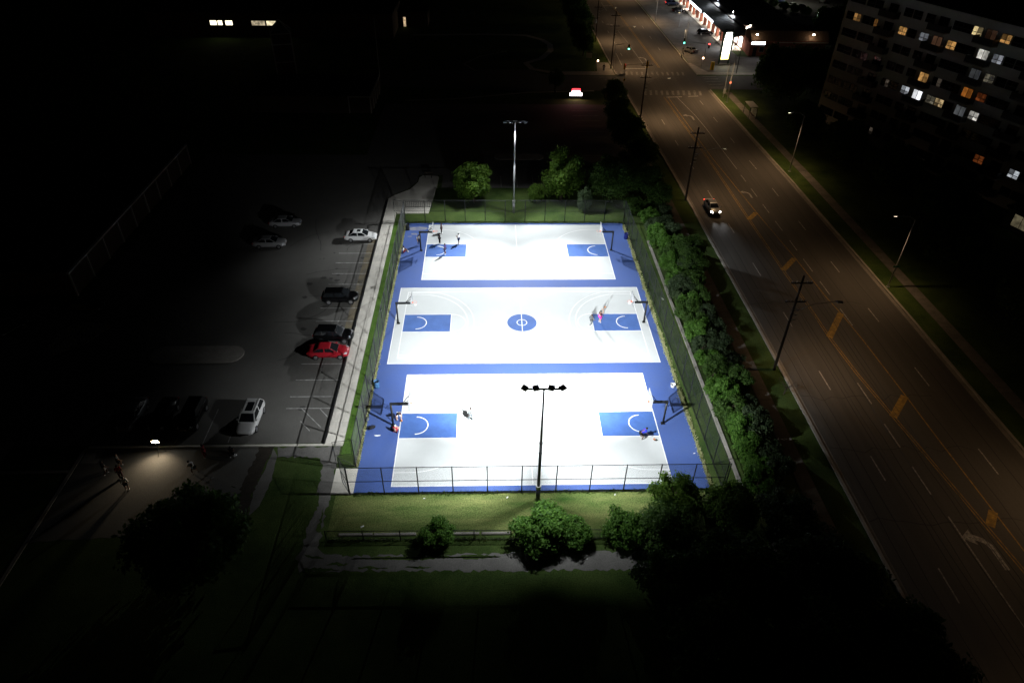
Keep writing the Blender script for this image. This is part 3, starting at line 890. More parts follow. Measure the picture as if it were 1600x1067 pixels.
TRUNK = {}
def trunk_mesh(seed, h, r0):
    key = (seed, round(h, 1))
    if key in TRUNK:
        return TRUNK[key]
    q = random.Random(seed)
    mb = MB()
    p = Vector((0, 0, -0.05))
    rr = r0
    for k in range(4):
        n = p + Vector((q.uniform(-.12, .12), q.uniform(-.12, .12), h * 0.62 / 4))
        mb.tube(p, n, rr, rr * 0.82, 8)
        p, rr = n, rr * 0.82
    for k in range(6):
        a = k * 1.05 + q.uniform(-.3, .3)
        b0 = Vector((0, 0, h * (0.32 + 0.05 * k)))
        e = b0 + Vector((math.cos(a) * h * 0.26, math.sin(a) * h * 0.26, h * 0.28))
        mb.tube(b0, (b0 + e) / 2 + Vector((0, 0, 0.1)), rr * 0.6, rr * 0.4, 6)
        mb.tube((b0 + e) / 2 + Vector((0, 0, 0.1)), e, rr * 0.4, rr * 0.12, 5)
    me = mb.mesh('trunk', True)
    me.materials.append(M_BARK)
    TRUNK[key] = me
    return me

def tree(name, label, cat, x, y, rad, h, li=0, style='tree', group=None, low=0.28):
    """a thing with a trunk and a leafy crown; h = total height"""
    v = rnd.randrange(3)
    t = thing(name, label, cat, (x, y, 0), rnd.uniform(0, 6.28), group)
    ch = h * (1 - low) / 2
    if style == 'bush':
        me = crown_mesh(('b', v, li), 100 + v, 2.0, 1.35, 9000, 0.105, 40, li)
        k, kz = rad / 2.0, (h * 0.55) / 1.35
        cz = h * 0.45
    elif style == 'big':
        me = crown_mesh(('g', v, li), 300 + v, 5.0, 3.6, 20000, 0.24, 80, li)
        k, kz = rad / 5.0, ch / 3.2
        cz = h - ch * 1.08
    else:
        me = crown_mesh(('t', v, li), 200 + v, 3.4, 2.8, 15000, 0.15, 62, li)
        k, kz = rad / 3.4, ch / 2.5
        cz = h - ch * 1.08
    obj('trunk', trunk_mesh(v, h, 0.10 + h * 0.016), None, t)
    c = obj('crown', me, None, t, (0, 0, cz))
    c.scale = (k, k, kz)
    return t

HG = 'shrubs of the hedge beside the right fence'
q = random.Random(21)
N_IN = 24
for i in range(N_IN):
    y = 25.5 - i * 2.25
    tree('hedge_shrub', ORD[i] + ' shrub from the far end in the hedge row next to the low kerb', 'shrub', 20.75 + q.uniform(-.35, .25), y + q.uniform(-.4, .4), q.uniform(1.3, 2.0), q.uniform(1.6, 3.3), q.choice((3, 3, 0, 3, 2, 0)), 'bush', HG)
for i in range(17):
    y = 27.0 - i * 3.3
    tree('hedge_shrub', ORD[i] + ' shrub from the far end in the hedge row next to the sidewalk', 'shrub', 22.6 + q.uniform(-.3, .3), y + q.uniform(-.6, .6), q.uniform(1.5, 2.1), q.uniform(1.9, 3.2), q.choice((0, 2, 2)), 'bush', HG)  # darker leaves put the shade of this outer row into the leaf colour
for i, (x, y, rad, h) in enumerate(((23.6, 13.6, 2.2, 4.6), (23.2, 10.4, 2.0, 4.2), (22.8, 30.5, 2.4, 4.4))):
    tree('hedge_tree', ('taller dark tree leaning over the sidewalk in the hedge', 'second taller tree in the hedge beside the leaning one', 'taller dark tree at the far end of the hedge')[i], 'tree', x, y, rad, h, 0, 'tree', 'taller trees in the hedge', 0.05)
FB = 'round bushes at the low rail fence'
tree('round_bush', 'small round bush growing through the low rail fence', 'shrub', -8.5, -31.3, 1.75, 2.1, 3, 'bush')
tree('round_bush', 'large round bush in front of the near floodlight pole', 'shrub', 0.3, -31.3, 2.8, 2.9, 3, 'bush')
tree('round_bush', 'lower bush growing against the right of the large round bush', 'shrub', 3.1, -31.4, 1.75, 2.1, 3, 'bush')
tree('round_bush', 'dark round bush at the left tip of the big tree group', 'shrub', 7.7, -31.4, 2.3, 2.7, 3, 'bush')
BR = 'big dark trees in the near right corner'
for i, (x, y, rad, h, li, lab) in enumerate((
        (11.9, -29.0, 2.5, 4.6, 1, 'yellow green tree top catching court light at the right front fence corner'),
        (16.6, -30.0, 2.6, 4.3, 1, 'dim tree just outside the right front fence corner'),
        (11.0, -32.4, 2.8, 4.4, 0, 'half lit tree behind the dark round bush'),
        (21.0, -31.2, 3.0, 4.4, 2, 'dark tree at the near end of the hedge'),
        (9.6, -37.6, 3.2, 5.2, 0, 'dark tree overhanging the right end of the grey path'),
        (15.2, -37.8, 4.0, 6.0, 0, 'black tree mass in the middle of the near right corner'),
        (21.6, -37.2, 4.0, 6.0, 2, 'black tree nearest the avenue sidewalk'),
        (11.6, -43.2, 3.8, 6.0, 0, 'black tree at the bottom edge left of the group'),
        (18.4, -44.6, 4.4, 6.6, 0, 'black tree at the bottom edge in the middle of the group'),
        (25.0, -43.6, 4.0, 6.0, 0, 'black tree at the bottom edge beside the avenue'))):
    tree('big_tree', lab, 'tree', x, y, rad, h, li, 'big' if rad > 3.5 else 'tree', BR, 0.1)
tree('dark_tree', 'black leafy tree in front of the lamp lit yard', 'tree', -27.9, -33.2, 4.9, 6.6, 0, 'big', None, 0.12)
FT = 'trees behind the far fence'
tree('lawn_tree', 'round lit tree left of the far floodlight pole', 'tree', -6.3, 33.0, 3.3, 6.6, 1, 'tree', FT, 0.15)
tree('lawn_tree', 'tallest lit tree right of the far floodlight pole', 'tree', 7.6, 33.4, 3.6, 8.6, 1, 'tree', FT, 0.1)
tree('lawn_tree', 'half dark tree at the far right corner fence', 'tree', 15.2, 33.2, 4.0, 7.6, 0, 'tree', FT, 0.1)
tree('lawn_shrub', 'low bright shrub between the far pole and the tallest tree', 'shrub', 3.7, 33.4, 1.7, 2.8, 1, 'bush', FT)
tree('lawn_shrub', 'narrow upright shrub in front of the half dark tree', 'shrub', 10.9, 29.6, 1.3, 4.0, 2, 'bush', FT)
tree('lawn_tree', 'dark tree between the far right corner and the street trees', 'tree', 20.6, 34.5, 3.2, 6.4, 0, 'tree', FT, 0.05)
tree('lawn_tree', 'dark bushy tree behind the half dark tree', 'tree', 17.6, 39.0, 3.0, 6.0, 0, 'tree', FT, 0.05)
tree('lawn_shrub', 'low dark shrub at the far right fence corner', 'shrub', 18.6, 29.4, 1.9, 2.6, 0, 'bush', FT)
RT = 'dark street trees along the left of the avenue'
for i, (x, y, rad, h) in enumerate(((22.6, 45.5, 2.9, 5.6), (22.0, 53.5, 3.6, 6.6), (21.2, 60.5, 3.0, 6.0), (22.0, 67.5, 2.8, 5.6), (22.3, 76.5, 2.7, 6.4), (20.6, 118, 3.0, 6.0), (20.8, 126, 3.4, 7.0), (21.5, 137, 4.0, 8.0), (21.8, 150, 4.4, 8.0), (22.6, 164, 4.2, 7.6))):
    tree('street_tree', ORD[i] + ' dark street tree counted away along the left side of the avenue', 'tree', x, y, rad, h, 0, 'tree', RT, 0.18)
tree('street_tree', 'small dark tree left of the glowing board', 'tree', 11.0, 88.0, 2.0, 5.0, 0, 'tree', None, 0.3)
PT = 'dark trees on the right of the avenue'
for i, (x, y, rad, h, lab) in enumerate(((60.0, 84.5, 6.4, 11.0, 'very large black tree in front of the brick plaza building'), (69.5, 88.0, 5.6, 9.5, 'black tree right of the very large tree by the plaza'),
        (57.5, 62, 4.0, 6.5, 'black tree beside the sidewalk opposite the street trees'), (60.5, 50, 4.4, 7.0, 'black tree in front of the apartment block, far one'),
        (63.5, 38, 4.6, 7.5, 'black tree in front of the apartment block, middle one'), (66.0, 26, 4.6, 7.0, 'black tree in front of the apartment block, near one'),
        (60.0, 14, 4.4, 7.0, 'black tree on the dark lawn right of the avenue, far one'), (63.0, 0, 4.6, 7.0, 'black tree on the dark lawn right of the avenue, near one'),
        (80.0, 96, 5.0, 8.0, 'black tree between apartment block and plaza'), (93.0, 138, 5.0, 8.0, 'black tree behind the brick plaza building'), (104, 150, 5, 8.5, 'black tree beside the rear parking lot'))):
    tree('dark_tree', lab, 'tree', x, y, rad, h, 0, 'big', PT, 0.1)
def bare_tree(label, x, y):
    t = thing('bare_tree', label, 'tree', (x, y, 0))
    mb = MB().tube((0, 0, 0), (0.1, 0, 1.0), 0.06, 0.045, 6)
    obj('trunk', mb, M_BARK, t)
    br = MB()
    q = random.Random(5)
    for k in range(26):
        a = q.uniform(0, 6.28)
        b0 = Vector((0.1, 0, q.uniform(0.5, 1.1)))
        e = b0 + Vector((math.cos(a) * q.uniform(.5, 1.3), math.sin(a) * q.uniform(.5, 1.3), q.uniform(.2, 1.0)))
        br.tube(b0, e, 0.018, 0.006, 4)
        e2 = e + Vector((q.uniform(-.5, .5), q.uniform(-.5, .5), q.uniform(0, .4)))
        br.tube(e, e2, 0.008, 0.003, 3)
    obj('branches', br, M_BARK, t)
bare_tree('leafless twiggy sapling on the verge of the avenue', 27.6, -13.4)

# ------------------------------------------------------------------ cars
def pane(mb, a, b, c, d, inset, push):
    a, b, c, d = map(Vector, (a, b, c, d))
    m0 = (a + b + c + d) / 4
    n = (b - a).cross(d - a).normalized() * push
    mb.add([p + (m0 - p) * inset + n for p in (a, b, c, d)], [(0, 1, 2, 3)])
CARPAINT = {
    'white': mat('car_white', (0.70, 0.70, 0.69), 0.35, 0.02, spec=0.5), 'black': mat('car_black', (0.004, 0.004, 0.0045), 0.12, 0.05, spec=0.45),
    'red': mat('car_red', (0.36, 0.012, 0.022), 0.28, 0.03, spec=0.5), 'silver': mat('car_silver', (0.42, 0.42, 0.43), 0.35, 0.03, metal=0.3, spec=0.5),
    'grey': mat('car_grey', (0.16, 0.17, 0.18), 0.3, 0.03, metal=0.3, spec=0.5), 'blue': mat('car_blue', (0.02, 0.04, 0.12), 0.3, 0.03, spec=0.5)}
M_HL = mat('headlight_glass', (0.62, 0.64, 0.66), 0.1, 0.05, spec=0.8)
M_TL = mat('taillight_red', (0.32, 0.01, 0.01), 0.2, 0.05, spec=0.6)
M_HLON = glow('headlight_on', (1.0, 0.97, 0.92), 30)
M_TLON = glow('taillight_on', (1.0, 0.05, 0.03), 6)
def car(name, label, loc, rz, kind, paint, group=None, lit=None, sunroof=False, rails=False, rear_lit=False):
    t = thing(name, label, 'car', (loc[0], loc[1], 0.012), rz, group)
    P = CARPAINT[paint]
    if kind == 'sedan':
        st = [(-2.30, .42, .80, .68), (-2.24, .30, .98, .80), (-1.75, .22, 1.04, .88), (-.9, .2, 1.00, .91), (.5, .2, .97, .91), (1.05, .2, .95, .90), (1.7, .22, .84, .87), (2.12, .28, .72, .79), (2.28, .36, .60, .64)]
        gb, gt, hb, ht, zb, zt = (-1.72, 1.12), (-1.02, .28), .80, .60, .97, 1.43
        wx, wr = (-1.35, 1.38), .32
    else:
        st = [(-2.25, .45, 1.00, .72), (-2.20, .32, 1.10, .84), (-1.7, .25, 1.13, .91), (-.8, .24, 1.11, .93), (.5, .24, 1.08, .93), (1.02, .24, 1.06, .92), (1.7, .25, .97, .89), (2.1, .32, .84, .80), (2.26, .42, .66, .66)]
        gb, gt, hb, ht, zb, zt = (-2.12, 1.15), (-1.75, .38), .84, .66, 1.08, 1.66
        wx, wr = (-1.35, 1.38), .36
    rings = []
    for x, b0, z1, w in st:
        half = [(.70 * w, b0), (w * .97, b0 + .12), (w, b0 + .5 * (z1 - b0)), (.96 * w, z1 - .10), (.86 * w, z1 - .02), (.5 * w, z1 + .015)]
        rings.append([(x, -y, z) for y, z in half] + [(x, 0.0, z1 + 0.025)] + [(x, y, z) for y, z in half[::-1]] + [(x, 0.0, b0)])
    # order ring: from left bottom over the top to right bottom, then the floor point
    body = obj('body', MB().loft(rings), P, t, smooth=True)
    xm0, xm1 = (gb[0] * 0.35 + gt[0] * 0.65, gb[1] * 0.35 + gt[1] * 0.65)
    def ring(z, x0, x1, h):
        return [(x0, -h, z), (x1, -h, z), (x1, h, z), (x0, h, z)]
    b0, b1, b2 = ring(zb - .02, gb[0], gb[1], hb), ring(zt - .04, gt[0], gt[1], ht), ring(zt, gt[0] + .12, gt[1] - .12, ht - .10)
    roof = obj('cabin', MB().loft([b0, b1, b2]), P, t)
    def win(nm, q, inset):
        w = MB()
        pane(w, *q, inset, 0.008)
        obj(nm, w, M_GLASS, roof)
    win('windshield', (b0[1], b0[2], b1[2], b1[1]), 0.10)
    win('rear_window', (b0[3], b0[0], b1[0], b1[3]), 0.12)
    for sgn, (p, q, u, v) in ((-1, (b0[0], b0[1], b1[1], b1[0])), (1, (b0[2], b0[3], b1[3], b1[2]))):
        p, q, u, v = map(Vector, (p, q, u, v))
        k = 0.5
        pm, um = p.lerp(q, k), v.lerp(u, k)
        win('side_window', (p, pm, um, v), 0.13)
        win('side_window', (pm, q, u, um), 0.13)
    if sunroof:
        obj('sunroof', MB().rect(gt[0] + .55, gt[1] - .25, -ht * .55, ht * .55, zt + 0.008), M_GLASS, roof)
    if rails:
        for y in (-ht + .06, ht - .06):
            obj('roof_rail', MB().tube((gt[0] + .1, y, zt + .05), (gt[1] - .2, y, zt + .05), .018, .018, 5), M_BLACK, roof)
        for x in (gt[0] + .35, gt[0] + .75):
            obj('roof_seam', MB().box(x - .012, x + .012, -ht + .12, ht - .12, zt + .002, zt + .014), M_BLACK, roof)
    for x in wx:
        for y in (-1, 1):
            w = obj('wheel', MB().tube((0, -.11, 0), (0, .11, 0), wr, wr, 18), M_TYRE, t, (x, y * (st[3][3] - .09), wr))
            rm = MB().tube((0, y * .10, 0), (0, y * .122, 0), wr * .66, wr * .60, 14)
            obj('rim', rm, M_RIM, w)
    fx = st[-2][0]
    for y in (-1, 1):
        hl = MB().loft([[(fx - .30, y * .80, .60 + (zb - .97)), (fx - .02, y * .74, .58 + (zb - .97)), (fx - .02, y * .74, .70 + (zb - .97)), (fx - .34, y * .80, .76 + (zb - .97))],
                        [(fx - .14, y * .52, .64 + (zb - .97)), (fx + .10, y * .50, .56 + (zb - .97)), (fx + .08, y * .50, .68 + (zb - .97)), (fx - .14, y * .54, .80 + (zb - .97))]])
        obj('headlight', hl, M_HLON if lit else M_HL, t)
        rxx = st[0][0]
        obj('taillight', MB().box(rxx + .0, rxx + .14, min(y * .50, y * .80), max(y * .50, y * .80), .74 + (zb - .97), .92 + (zb - .97)), M_TLON if (lit or rear_lit) else M_TL, t)
        obj('mirror', MB().box(gb[1] - .42, gb[1] - .24, min(y * .86, y * 1.02), max(y * .86, y * 1.02), zb - .02, zb + .12), P, t)
    obj('grille', MB().box(2.18 if kind == 'sedan' else 2.16, 2.285, -.42, .42, .42, .54), M_BLACK, t)
    obj('number_plate', MB().box(st[0][0] - .02, st[0][0] + .02, -.25, .25, .58, .70), M_WHITE, t)
    return t
PK = 'cars parked beside the courts'
car('parked_car', 'white sedan with sunroof parked nose to the sidewalk at the far end', (-22.45, 20.75), 0.0, 'sedan', 'white', PK, sunroof=True)
car('parked_car', 'black car parked alone beside the left sidewalk', (-22.7, 4.95), 0.02, 'suv', 'black', PK)
car('parked_car', 'black car parked right behind the red sedan', (-22.1, -3.05), -0.05, 'suv', 'black', PK)
car('parked_car', 'red sedan parked nose to the sidewalk', (-22.15, -6.05), 0.01, 'sedan', 'red', PK)
car('parked_car', 'white crossover with black roof glass parked facing the yard', (-27.95, -16.85), R(-91), 'suv', 'white', PK, sunroof=True, rails=True)
car('parked_car', 'black car next to the white crossover', (-33.9, -16.4), R(-91), 'suv', 'black', PK)
car('parked_car', 'black car between two dark cars behind the lamp', (-36.8, -16.3), R(-90), 'sedan', 'black', PK)
car('parked_car', 'dark grey car leftmost of the row behind the lamp', (-39.9, -16.2), R(-90), 'sedan', 'grey', PK)
car('parked_car', 'dim silver sedan in the middle of the lot, far one', (-34.2, 25.0), 0.03, 'sedan', 'silver', PK)
car('parked_car', 'dim silver sedan in the middle of the lot, near one', (-35.0, 18.9), 0.03, 'sedan', 'silver', PK)
car('parked_car', 'nearly invisible dark sedan behind the three sided island', (-53.3, 2.9), 0.0, 'sedan', 'black', PK)
car('parked_car', 'nearly invisible dark car at the left picture edge', (-60.0, -1.6), R(62), 'sedan', 'black', PK)
PZ = 'cars in the plaza lot'
car('plaza_car', 'dark car with blue glow and red tail lights at the far storefronts', (57.4, 180.3), 0.0, 'suv', 'blue', PZ, rear_lit=True)
car('plaza_car', 'black car second from the top in front of the storefronts', (57.4, 169.8), 0.0, 'sedan', 'black', PZ)
car('plaza_car', 'black car beside the pillars nearest the pylon sign', (58.4, 140.8), 0.0, 'suv', 'black', PZ)
car('plaza_car', 'small grey car turning in behind the green signal', (49.6, 122.4), R(120), 'sedan', 'grey', PZ)
for i, (x, y, c, lab) in enumerate(((95.2, 186, 'blue', 'blue car in the lit rear lot'), (97.8, 179.0, 'white', 'white car in the lit rear lot'), (99.8, 176.5, 'black', 'black car beside the white one in the rear lot'), (111, 187, 'silver', 'pale car far back in the rear lot'))):
    car('rear_lot_car', lab, (x, y), 0.4 * i, 'sedan', c, 'cars in the rear lot')
mc = car('driving_car', 'grey car driving towards the camera with its headlights on', (31.25, 30.0), R(-90), 'sedan', 'grey', lit=True)
for y in (-.62, .62):
    lamp('headlamp_beam', 'SPOT', (2.42, y, 0.66), 420, (0.90, 0.95, 1.0), (1, 0, -0.10), 0.08, R(36), 1.0, mc)

# ------------------------------------------------------------------ people
SKIN = [mat('skin_light', (0.52, 0.33, 0.24), 0.6, 0.05), mat('skin_dark', (0.16, 0.085, 0.055), 0.6, 0.05), mat('skin_medium', (0.33, 0.19, 0.12), 0.6, 0.05)]
M_HAIR = mat('dark_hair', (0.014, 0.011, 0.009), 0.7, 0.1)
def cloth(name, c):
    return mat('cloth_' + name, c, 0.9, 0.08, 8.0)
CL = {'white': cloth('white', (0.78, 0.78, 0.78)), 'black': cloth('black', (0.012, 0.012, 0.014)), 'navy': cloth('navy', (0.018, 0.026, 0.085)), 'purple': cloth('purple', (0.045, 0.018, 0.16)),
      'blue': cloth('blue', (0.03, 0.04, 0.62)), 'pink': cloth('pink', (0.78, 0.05, 0.38)), 'red': cloth('red', (0.55, 0.03, 0.05)), 'grey': cloth('grey', (0.10, 0.115, 0.12)), 'maroon': cloth('maroon', (0.05, 0.012, 0.018)), 'darkred': cloth('darkred', (0.22, 0.02, 0.025))}
STAND = dict(pelvis=(0, 0, .95), chest=(0, .01, 1.24), neck=(0, 0, 1.47), head=(0, .03, 1.60), crown=(0, .02, 1.70))
for s, k in ((-1, 'l'), (1, 'r')):
    STAND.update({'sh' + k: (s * .19, 0, 1.41), 'el' + k: (s * .26, -.02, 1.13), 'wr' + k: (s * .27, .08, .90), 'ha' + k: (s * .27, .10, .82),
                  'hi' + k: (s * .09, 0, .91), 'kn' + k: (s * .11, .03, .50), 'an' + k: (s * .12, -.02, .085), 'to' + k: (s * .13, .15, .035)})
RAD = dict(pelvis=.135, chest=.15, neck=.058, head=.095, crown=.06, sh=.068, el=.046, wr=.034, ha=.038, hi=.095, kn=.062, an=.043, to=.036)
def rad_of(j):
    return RAD.get(j, RAD.get(j[:2], .05))
BONES = [('pelvis', 'chest'), ('chest', 'neck'), ('neck', 'head'), ('head', 'crown')] + [b for k in 'lr' for b in (('chest', 'sh' + k), ('sh' + k, 'el' + k), ('el' + k, 'wr' + k), ('wr' + k, 'ha' + k), ('pelvis', 'hi' + k), ('hi' + k, 'kn' + k), ('kn' + k, 'an' + k), ('an' + k, 'to' + k))]
def skin_obj(name, pts, edges, rads, material, parent, root=0, sub=1):
    me = bpy.data.meshes.new(name)
    me.from_pydata([tuple(p) for p in pts], edges, [])
    me.materials.append(material)
    o = bpy.data.objects.new(name, me)
    COL.objects.link(o)
    o.parent = parent
    o.modifiers.new('Skin', 'SKIN')
    if not me.skin_vertices:
        return o
    sv = me.skin_vertices[0].data
    for i, r in enumerate(rads):
        sv[i].radius = (r, r)
        sv[i].use_root = (i == root)
    o.modifiers['Skin'].use_smooth_shade = True
    ss = o.modifiers.new('Sub', 'SUBSURF')
    ss.levels = ss.render_levels = sub
    return o
def person(label, loc, rz, top, bottom, pose=None, skin=2, group=None, long_sleeve=False, long_legs=False, hat=None, scale=1.0):
    t = thing('person', label, 'person', (loc[0], loc[1], loc[2] if len(loc) > 2 else 0.035), rz, group)
    t.scale = (scale,) * 3
    J = {k: Vector(v) for k, v in STAND.items()}
    for k, v in (pose or {}).items():
        J[k] = Vector(v)
    names = list(J)
    pts = [J[n] for n in names]
    rads = [rad_of(n) for n in names]
    ed = [(names.index(a), names.index(b)) for a, b in BONES]
    # nose
    hd = (J['head'] - J['neck']).normalized()
    fwd = Vector((0, 1, 0)) - hd * hd.y
    if fwd.length < 0.1:
        fwd = Vector((0, 0, -1))
    fwd.normalize()
    pts.append(J['head'] + fwd * .115)
    rads.append(.016)
    ed.append((names.index('head'), len(pts) - 1))
    # fingers
    for k in 'lr':
        h0, w0 = J['ha' + k], J['wr' + k]
        d = (h0 - w0).normalized()
        sd = d.orthogonal().normalized()
        up = d.cross(sd)
        for q, ln in ((-1.5, .065), (-.5, .078), (.5, .074), (1.5, .058)):
            a = h0 + d * .03 + sd * q * .019
            b = a + d * ln * .55 + up * .012
            c = b + d * ln * .35 + up * .03
            n0 = len(pts)
            pts += [a, b, c]
            rads += [.010, .009, .008]
            ed += [(names.index('ha' + k), n0), (n0, n0 + 1), (n0 + 1, n0 + 2)]
        n0 = len(pts)
        pts += [w0.lerp(h0, .5) + sd * .045, w0.lerp(h0, .9) + sd * .065 + up * .02]
        rads += [.011, .009]
        ed += [(names.index('wr' + k), n0), (n0, n0 + 1)]
    body = skin_obj('body', pts, ed, rads, SKIN[skin], t)
    # shirt
    nm = ['pelvis', 'chest', 'neck', 'shl', 'shr', 'ell', 'elr'] + (['wrl', 'wrr'] if long_sleeve else [])
    sp = {n: J[n].copy() for n in nm}
    sp['neck'] = J['chest'].lerp(J['neck'], .78)
    sp['pelvis'] = J['pelvis'].lerp(J['chest'], .02)
    if not long_sleeve:
        for k in 'lr':
            sp['el' + k] = J['sh' + k].lerp(J['el' + k], .62)
    be = [('pelvis', 'chest'), ('chest', 'neck')] + [b for k in 'lr' for b in (('chest', 'sh' + k), ('sh' + k, 'el' + k))] + ([('ell', 'wrl'), ('elr', 'wrr')] if long_sleeve else [])
    skin_obj('shirt', [sp[n] for n in nm], [(nm.index(a), nm.index(b)) for a, b in be], [rad_of(n) + (.028 if n != 'neck' else .03) for n in nm], CL[top], t)
    # shorts or trousers
    nm = ['pelvis', 'hil', 'hir', 'knl', 'knr'] + (['anl', 'anr'] if long_legs else [])
    sp = {n: J[n].copy() for n in nm}
    if not long_legs:
        for k in 'lr':
            sp['kn' + k] = J['hi' + k].lerp(J['kn' + k], .92)
    be = [('pelvis', 'hil'), ('pelvis', 'hir'), ('hil', 'knl'), ('hir', 'knr')] + ([('knl', 'anl'), ('knr', 'anr')] if long_legs else [])
    skin_obj('trousers' if long_legs else 'shorts', [sp[n] for n in nm], [(nm.index(a), nm.index(b)) for a, b in be], [rad_of(n) + .03 for n in nm], CL[bottom], t)
    for k in 'lr':
        a, b = J['an' + k], J['to' + k]
        skin_obj('shoe', [a + (a - b).normalized() * .05 - Vector((0, 0, .03)), a.lerp(b, .5), b], [(0, 1), (1, 2)], [.05, .052, .045], CL['white'], t)
    c = J['head'].lerp(J['crown'], .45) - fwd * .025
    obj('cap' if hat else 'hair', MB().sphere(c, .108, 12, 8, 0.95), CL[hat] if hat else M_HAIR, t, smooth=True)
    return t
WALK = dict(knl=(-.10, .16, .52), anl=(-.11, .10, .10), tol=(-.12, .27, .05), knr=(.10, -.02, .50), anr=(.11, -.26, .13), tor=(.12, -.12, .05), ell=(-.27, -.14, 1.16), wrl=(-.27, -.08, .93), hal=(-.27, -.06, .85), elr=(.27, .12, 1.16), wrr=(.26, .27, .97), har=(.26, .32, .90))
HOLD = dict(ell=(-.25, .06, 1.15), wrl=(-.10, .26, 1.22), hal=(-.05, .31, 1.24), elr=(.25, .06, 1.15), wrr=(.10, .26, 1.22), har=(.05, .31, 1.24))
SHOOT = dict(ell=(-.22, .20, 1.52), wrl=(-.12, .26, 1.78), hal=(-.08, .28, 1.86), elr=(.22, .20, 1.52), wrr=(.12, .26, 1.78), har=(.08, .28, 1.86))
HIPS = dict(ell=(-.36, -.06, 1.16), wrl=(-.20, .04, .99), hal=(-.15, .08, .97), elr=(.36, -.06, 1.16), wrr=(.20, .04, .99), har=(.15, .08, .97))
BEND = dict(pelvis=(0, -.12, .78), chest=(0, .14, 1.00), neck=(0, .32, 1.13), head=(0, .42, 1.22), crown=(0, .48, 1.29), shl=(-.19, .27, 1.08), shr=(.19, .27, 1.08), ell=(-.27, .36, .84), wrl=(-.20, .52, .68), hal=(-.18, .58, .62), elr=(.28, .36, .84), wrr=(.24, .54, .66), har=(.22, .60, .60),
            hil=(-.10, -.12, .75), hir=(.10, -.12, .75), knl=(-.18, .16, .46), knr=(.18, .10, .46), anl=(-.20, -.04, .09), anr=(.22, -.10, .09), tol=(-.22, .13, .035), tor=(.24, .07, .035))
SIT = dict(pelvis=(0, 0, .16), chest=(0, -.02, .46), neck=(0, .03, .68), head=(0, .08, .80), crown=(0, .08, .90), shl=(-.18, .01, .62), shr=(.18, .01, .62), ell=(-.26, .14, .44), wrl=(-.16, .32, .44), hal=(-.10, .37, .44), elr=(.26, .14, .44), wrr=(.16, .32, .44), har=(.10, .37, .44),
           hil=(-.09, .04, .14), hir=(.09, .04, .14), knl=(-.20, .38, .44), knr=(.20, .38, .44), anl=(-.15, .52, .08), anr=(.15, .52, .08), tol=(-.16, .70, .04), tor=(.16, .70, .04))
CP = 'players on the far court'
person('person in white walking behind the hoop on the far court', (-13.95, 18.9), R(200), 'white', 'grey', WALK, 2, CP, long_legs=True)
person('person in a white top sitting at the left fence of the far court', (-16.0, 17.1), R(-80), 'white', 'darkred', SIT, 1, CP)
person('tall player in black standing near the left hoop of the far court', (-11.05, 19.45), R(-60), 'black', 'black', HIPS, 1, CP, True, True)
person('person in dark red and black standing at the far baseline', (-10.95, 22.5), R(-90), 'maroon', 'black', None, 1, CP, True, True)
person('player in a purple shirt standing in the left key of the far court', (-10.1, 16.35), R(70), 'purple', 'navy', None, 1, CP)
person('player in white shirt and navy shorts holding his hands together', (-8.3, 19.3), R(80), 'white', 'navy', HOLD, 1, CP)
MP = 'players on the middle court'
person('player in grey standing at the right free throw line of the middle court', (8.35, -0.75), R(-70), 'grey', 'grey', WALK, 1, MP, True, True)
person('player in bright pink shorts shooting on the middle court', (9.5, -0.05), R(-60), 'maroon', 'pink', SHOOT, 0, MP)
NP = 'players on the nearest court'
person('player in grey running near the left key of the nearest court', (-5.9, -16.9), R(40), 'grey', 'grey', WALK, 1, NP, True, True)
person('player in a blue shirt bending low at the right key', (11.1, -19.7), R(-75), 'blue', 'black', BEND, 1, NP)
person('person in a red shirt sitting below the left hoop post of the nearest court', (-13.35, -18.5), R(-20), 'red', 'darkred', SIT, 0, NP, hat='white')
person('person in brown red bending beside the left hoop post of the nearest court', (-13.15, -16.75), R(190), 'maroon', 'white', BEND, 0, NP)
YP = 'people gathered in the lamp lit yard'
person('person in dark clothes leftmost in the lamp lit yard', (-39.4, -23.6), R(-50), 'black', 'white', WALK, 1, YP)
person('person in dark red clothes beside the man in white, in the yard', (-37.8, -24.1), R(30), 'darkred', 'maroon', None, 1, YP, long_legs=True)
person('person in grey walking towards the lamp in the yard', (-38.5, -22.7), R(-60), 'grey', 'black', WALK, 2, YP)
person('person in a long white shirt nearest the camera in the yard', (-36.7, -25.5), R(20), 'white', 'grey', None, 2, YP, True)
person('person in a white shirt beside the dark tree in the yard', (-31.4, -23.5), R(60), 'white', 'grey', BEND, 2, YP)
person('person in red on the right of the lamp in the yard', (-31.0, -21.6), R(90), 'darkred', 'darkred', None, 1, YP, long_legs=True)
person('person sitting on the right side of the yard, white bag beside', (-28.7, -21.1), R(200), 'black', 'black', SIT, 1, YP, long_legs=True)
SP = 'people under the plaza arcade'
person('dark person walking under the plaza arcade near the pylon sign', (62.2, 139.0, 0.15), R(10), 'black', 'black', WALK, 1, SP, True, True)
person('second dark person beside the first under the plaza arcade', (62.9, 140.2, 0.15), R(30), 'grey', 'black', None, 1, SP, True, True)
person('dark person at the arcade corner pillar', (63.0, 126.5, 0.15), R(50), 'darkred', 'black', None, 1, SP, True, True)
person('dark person leaning at the far arcade pillars', (61.9, 166.0, 0.15), R(60), 'black', 'black', None, 1, SP, True, True)
person('person waiting at the far left corner of the crossing', (24.2, 104.6, 0.03), R(0), 'black', 'grey', None, 1, None, True, True)

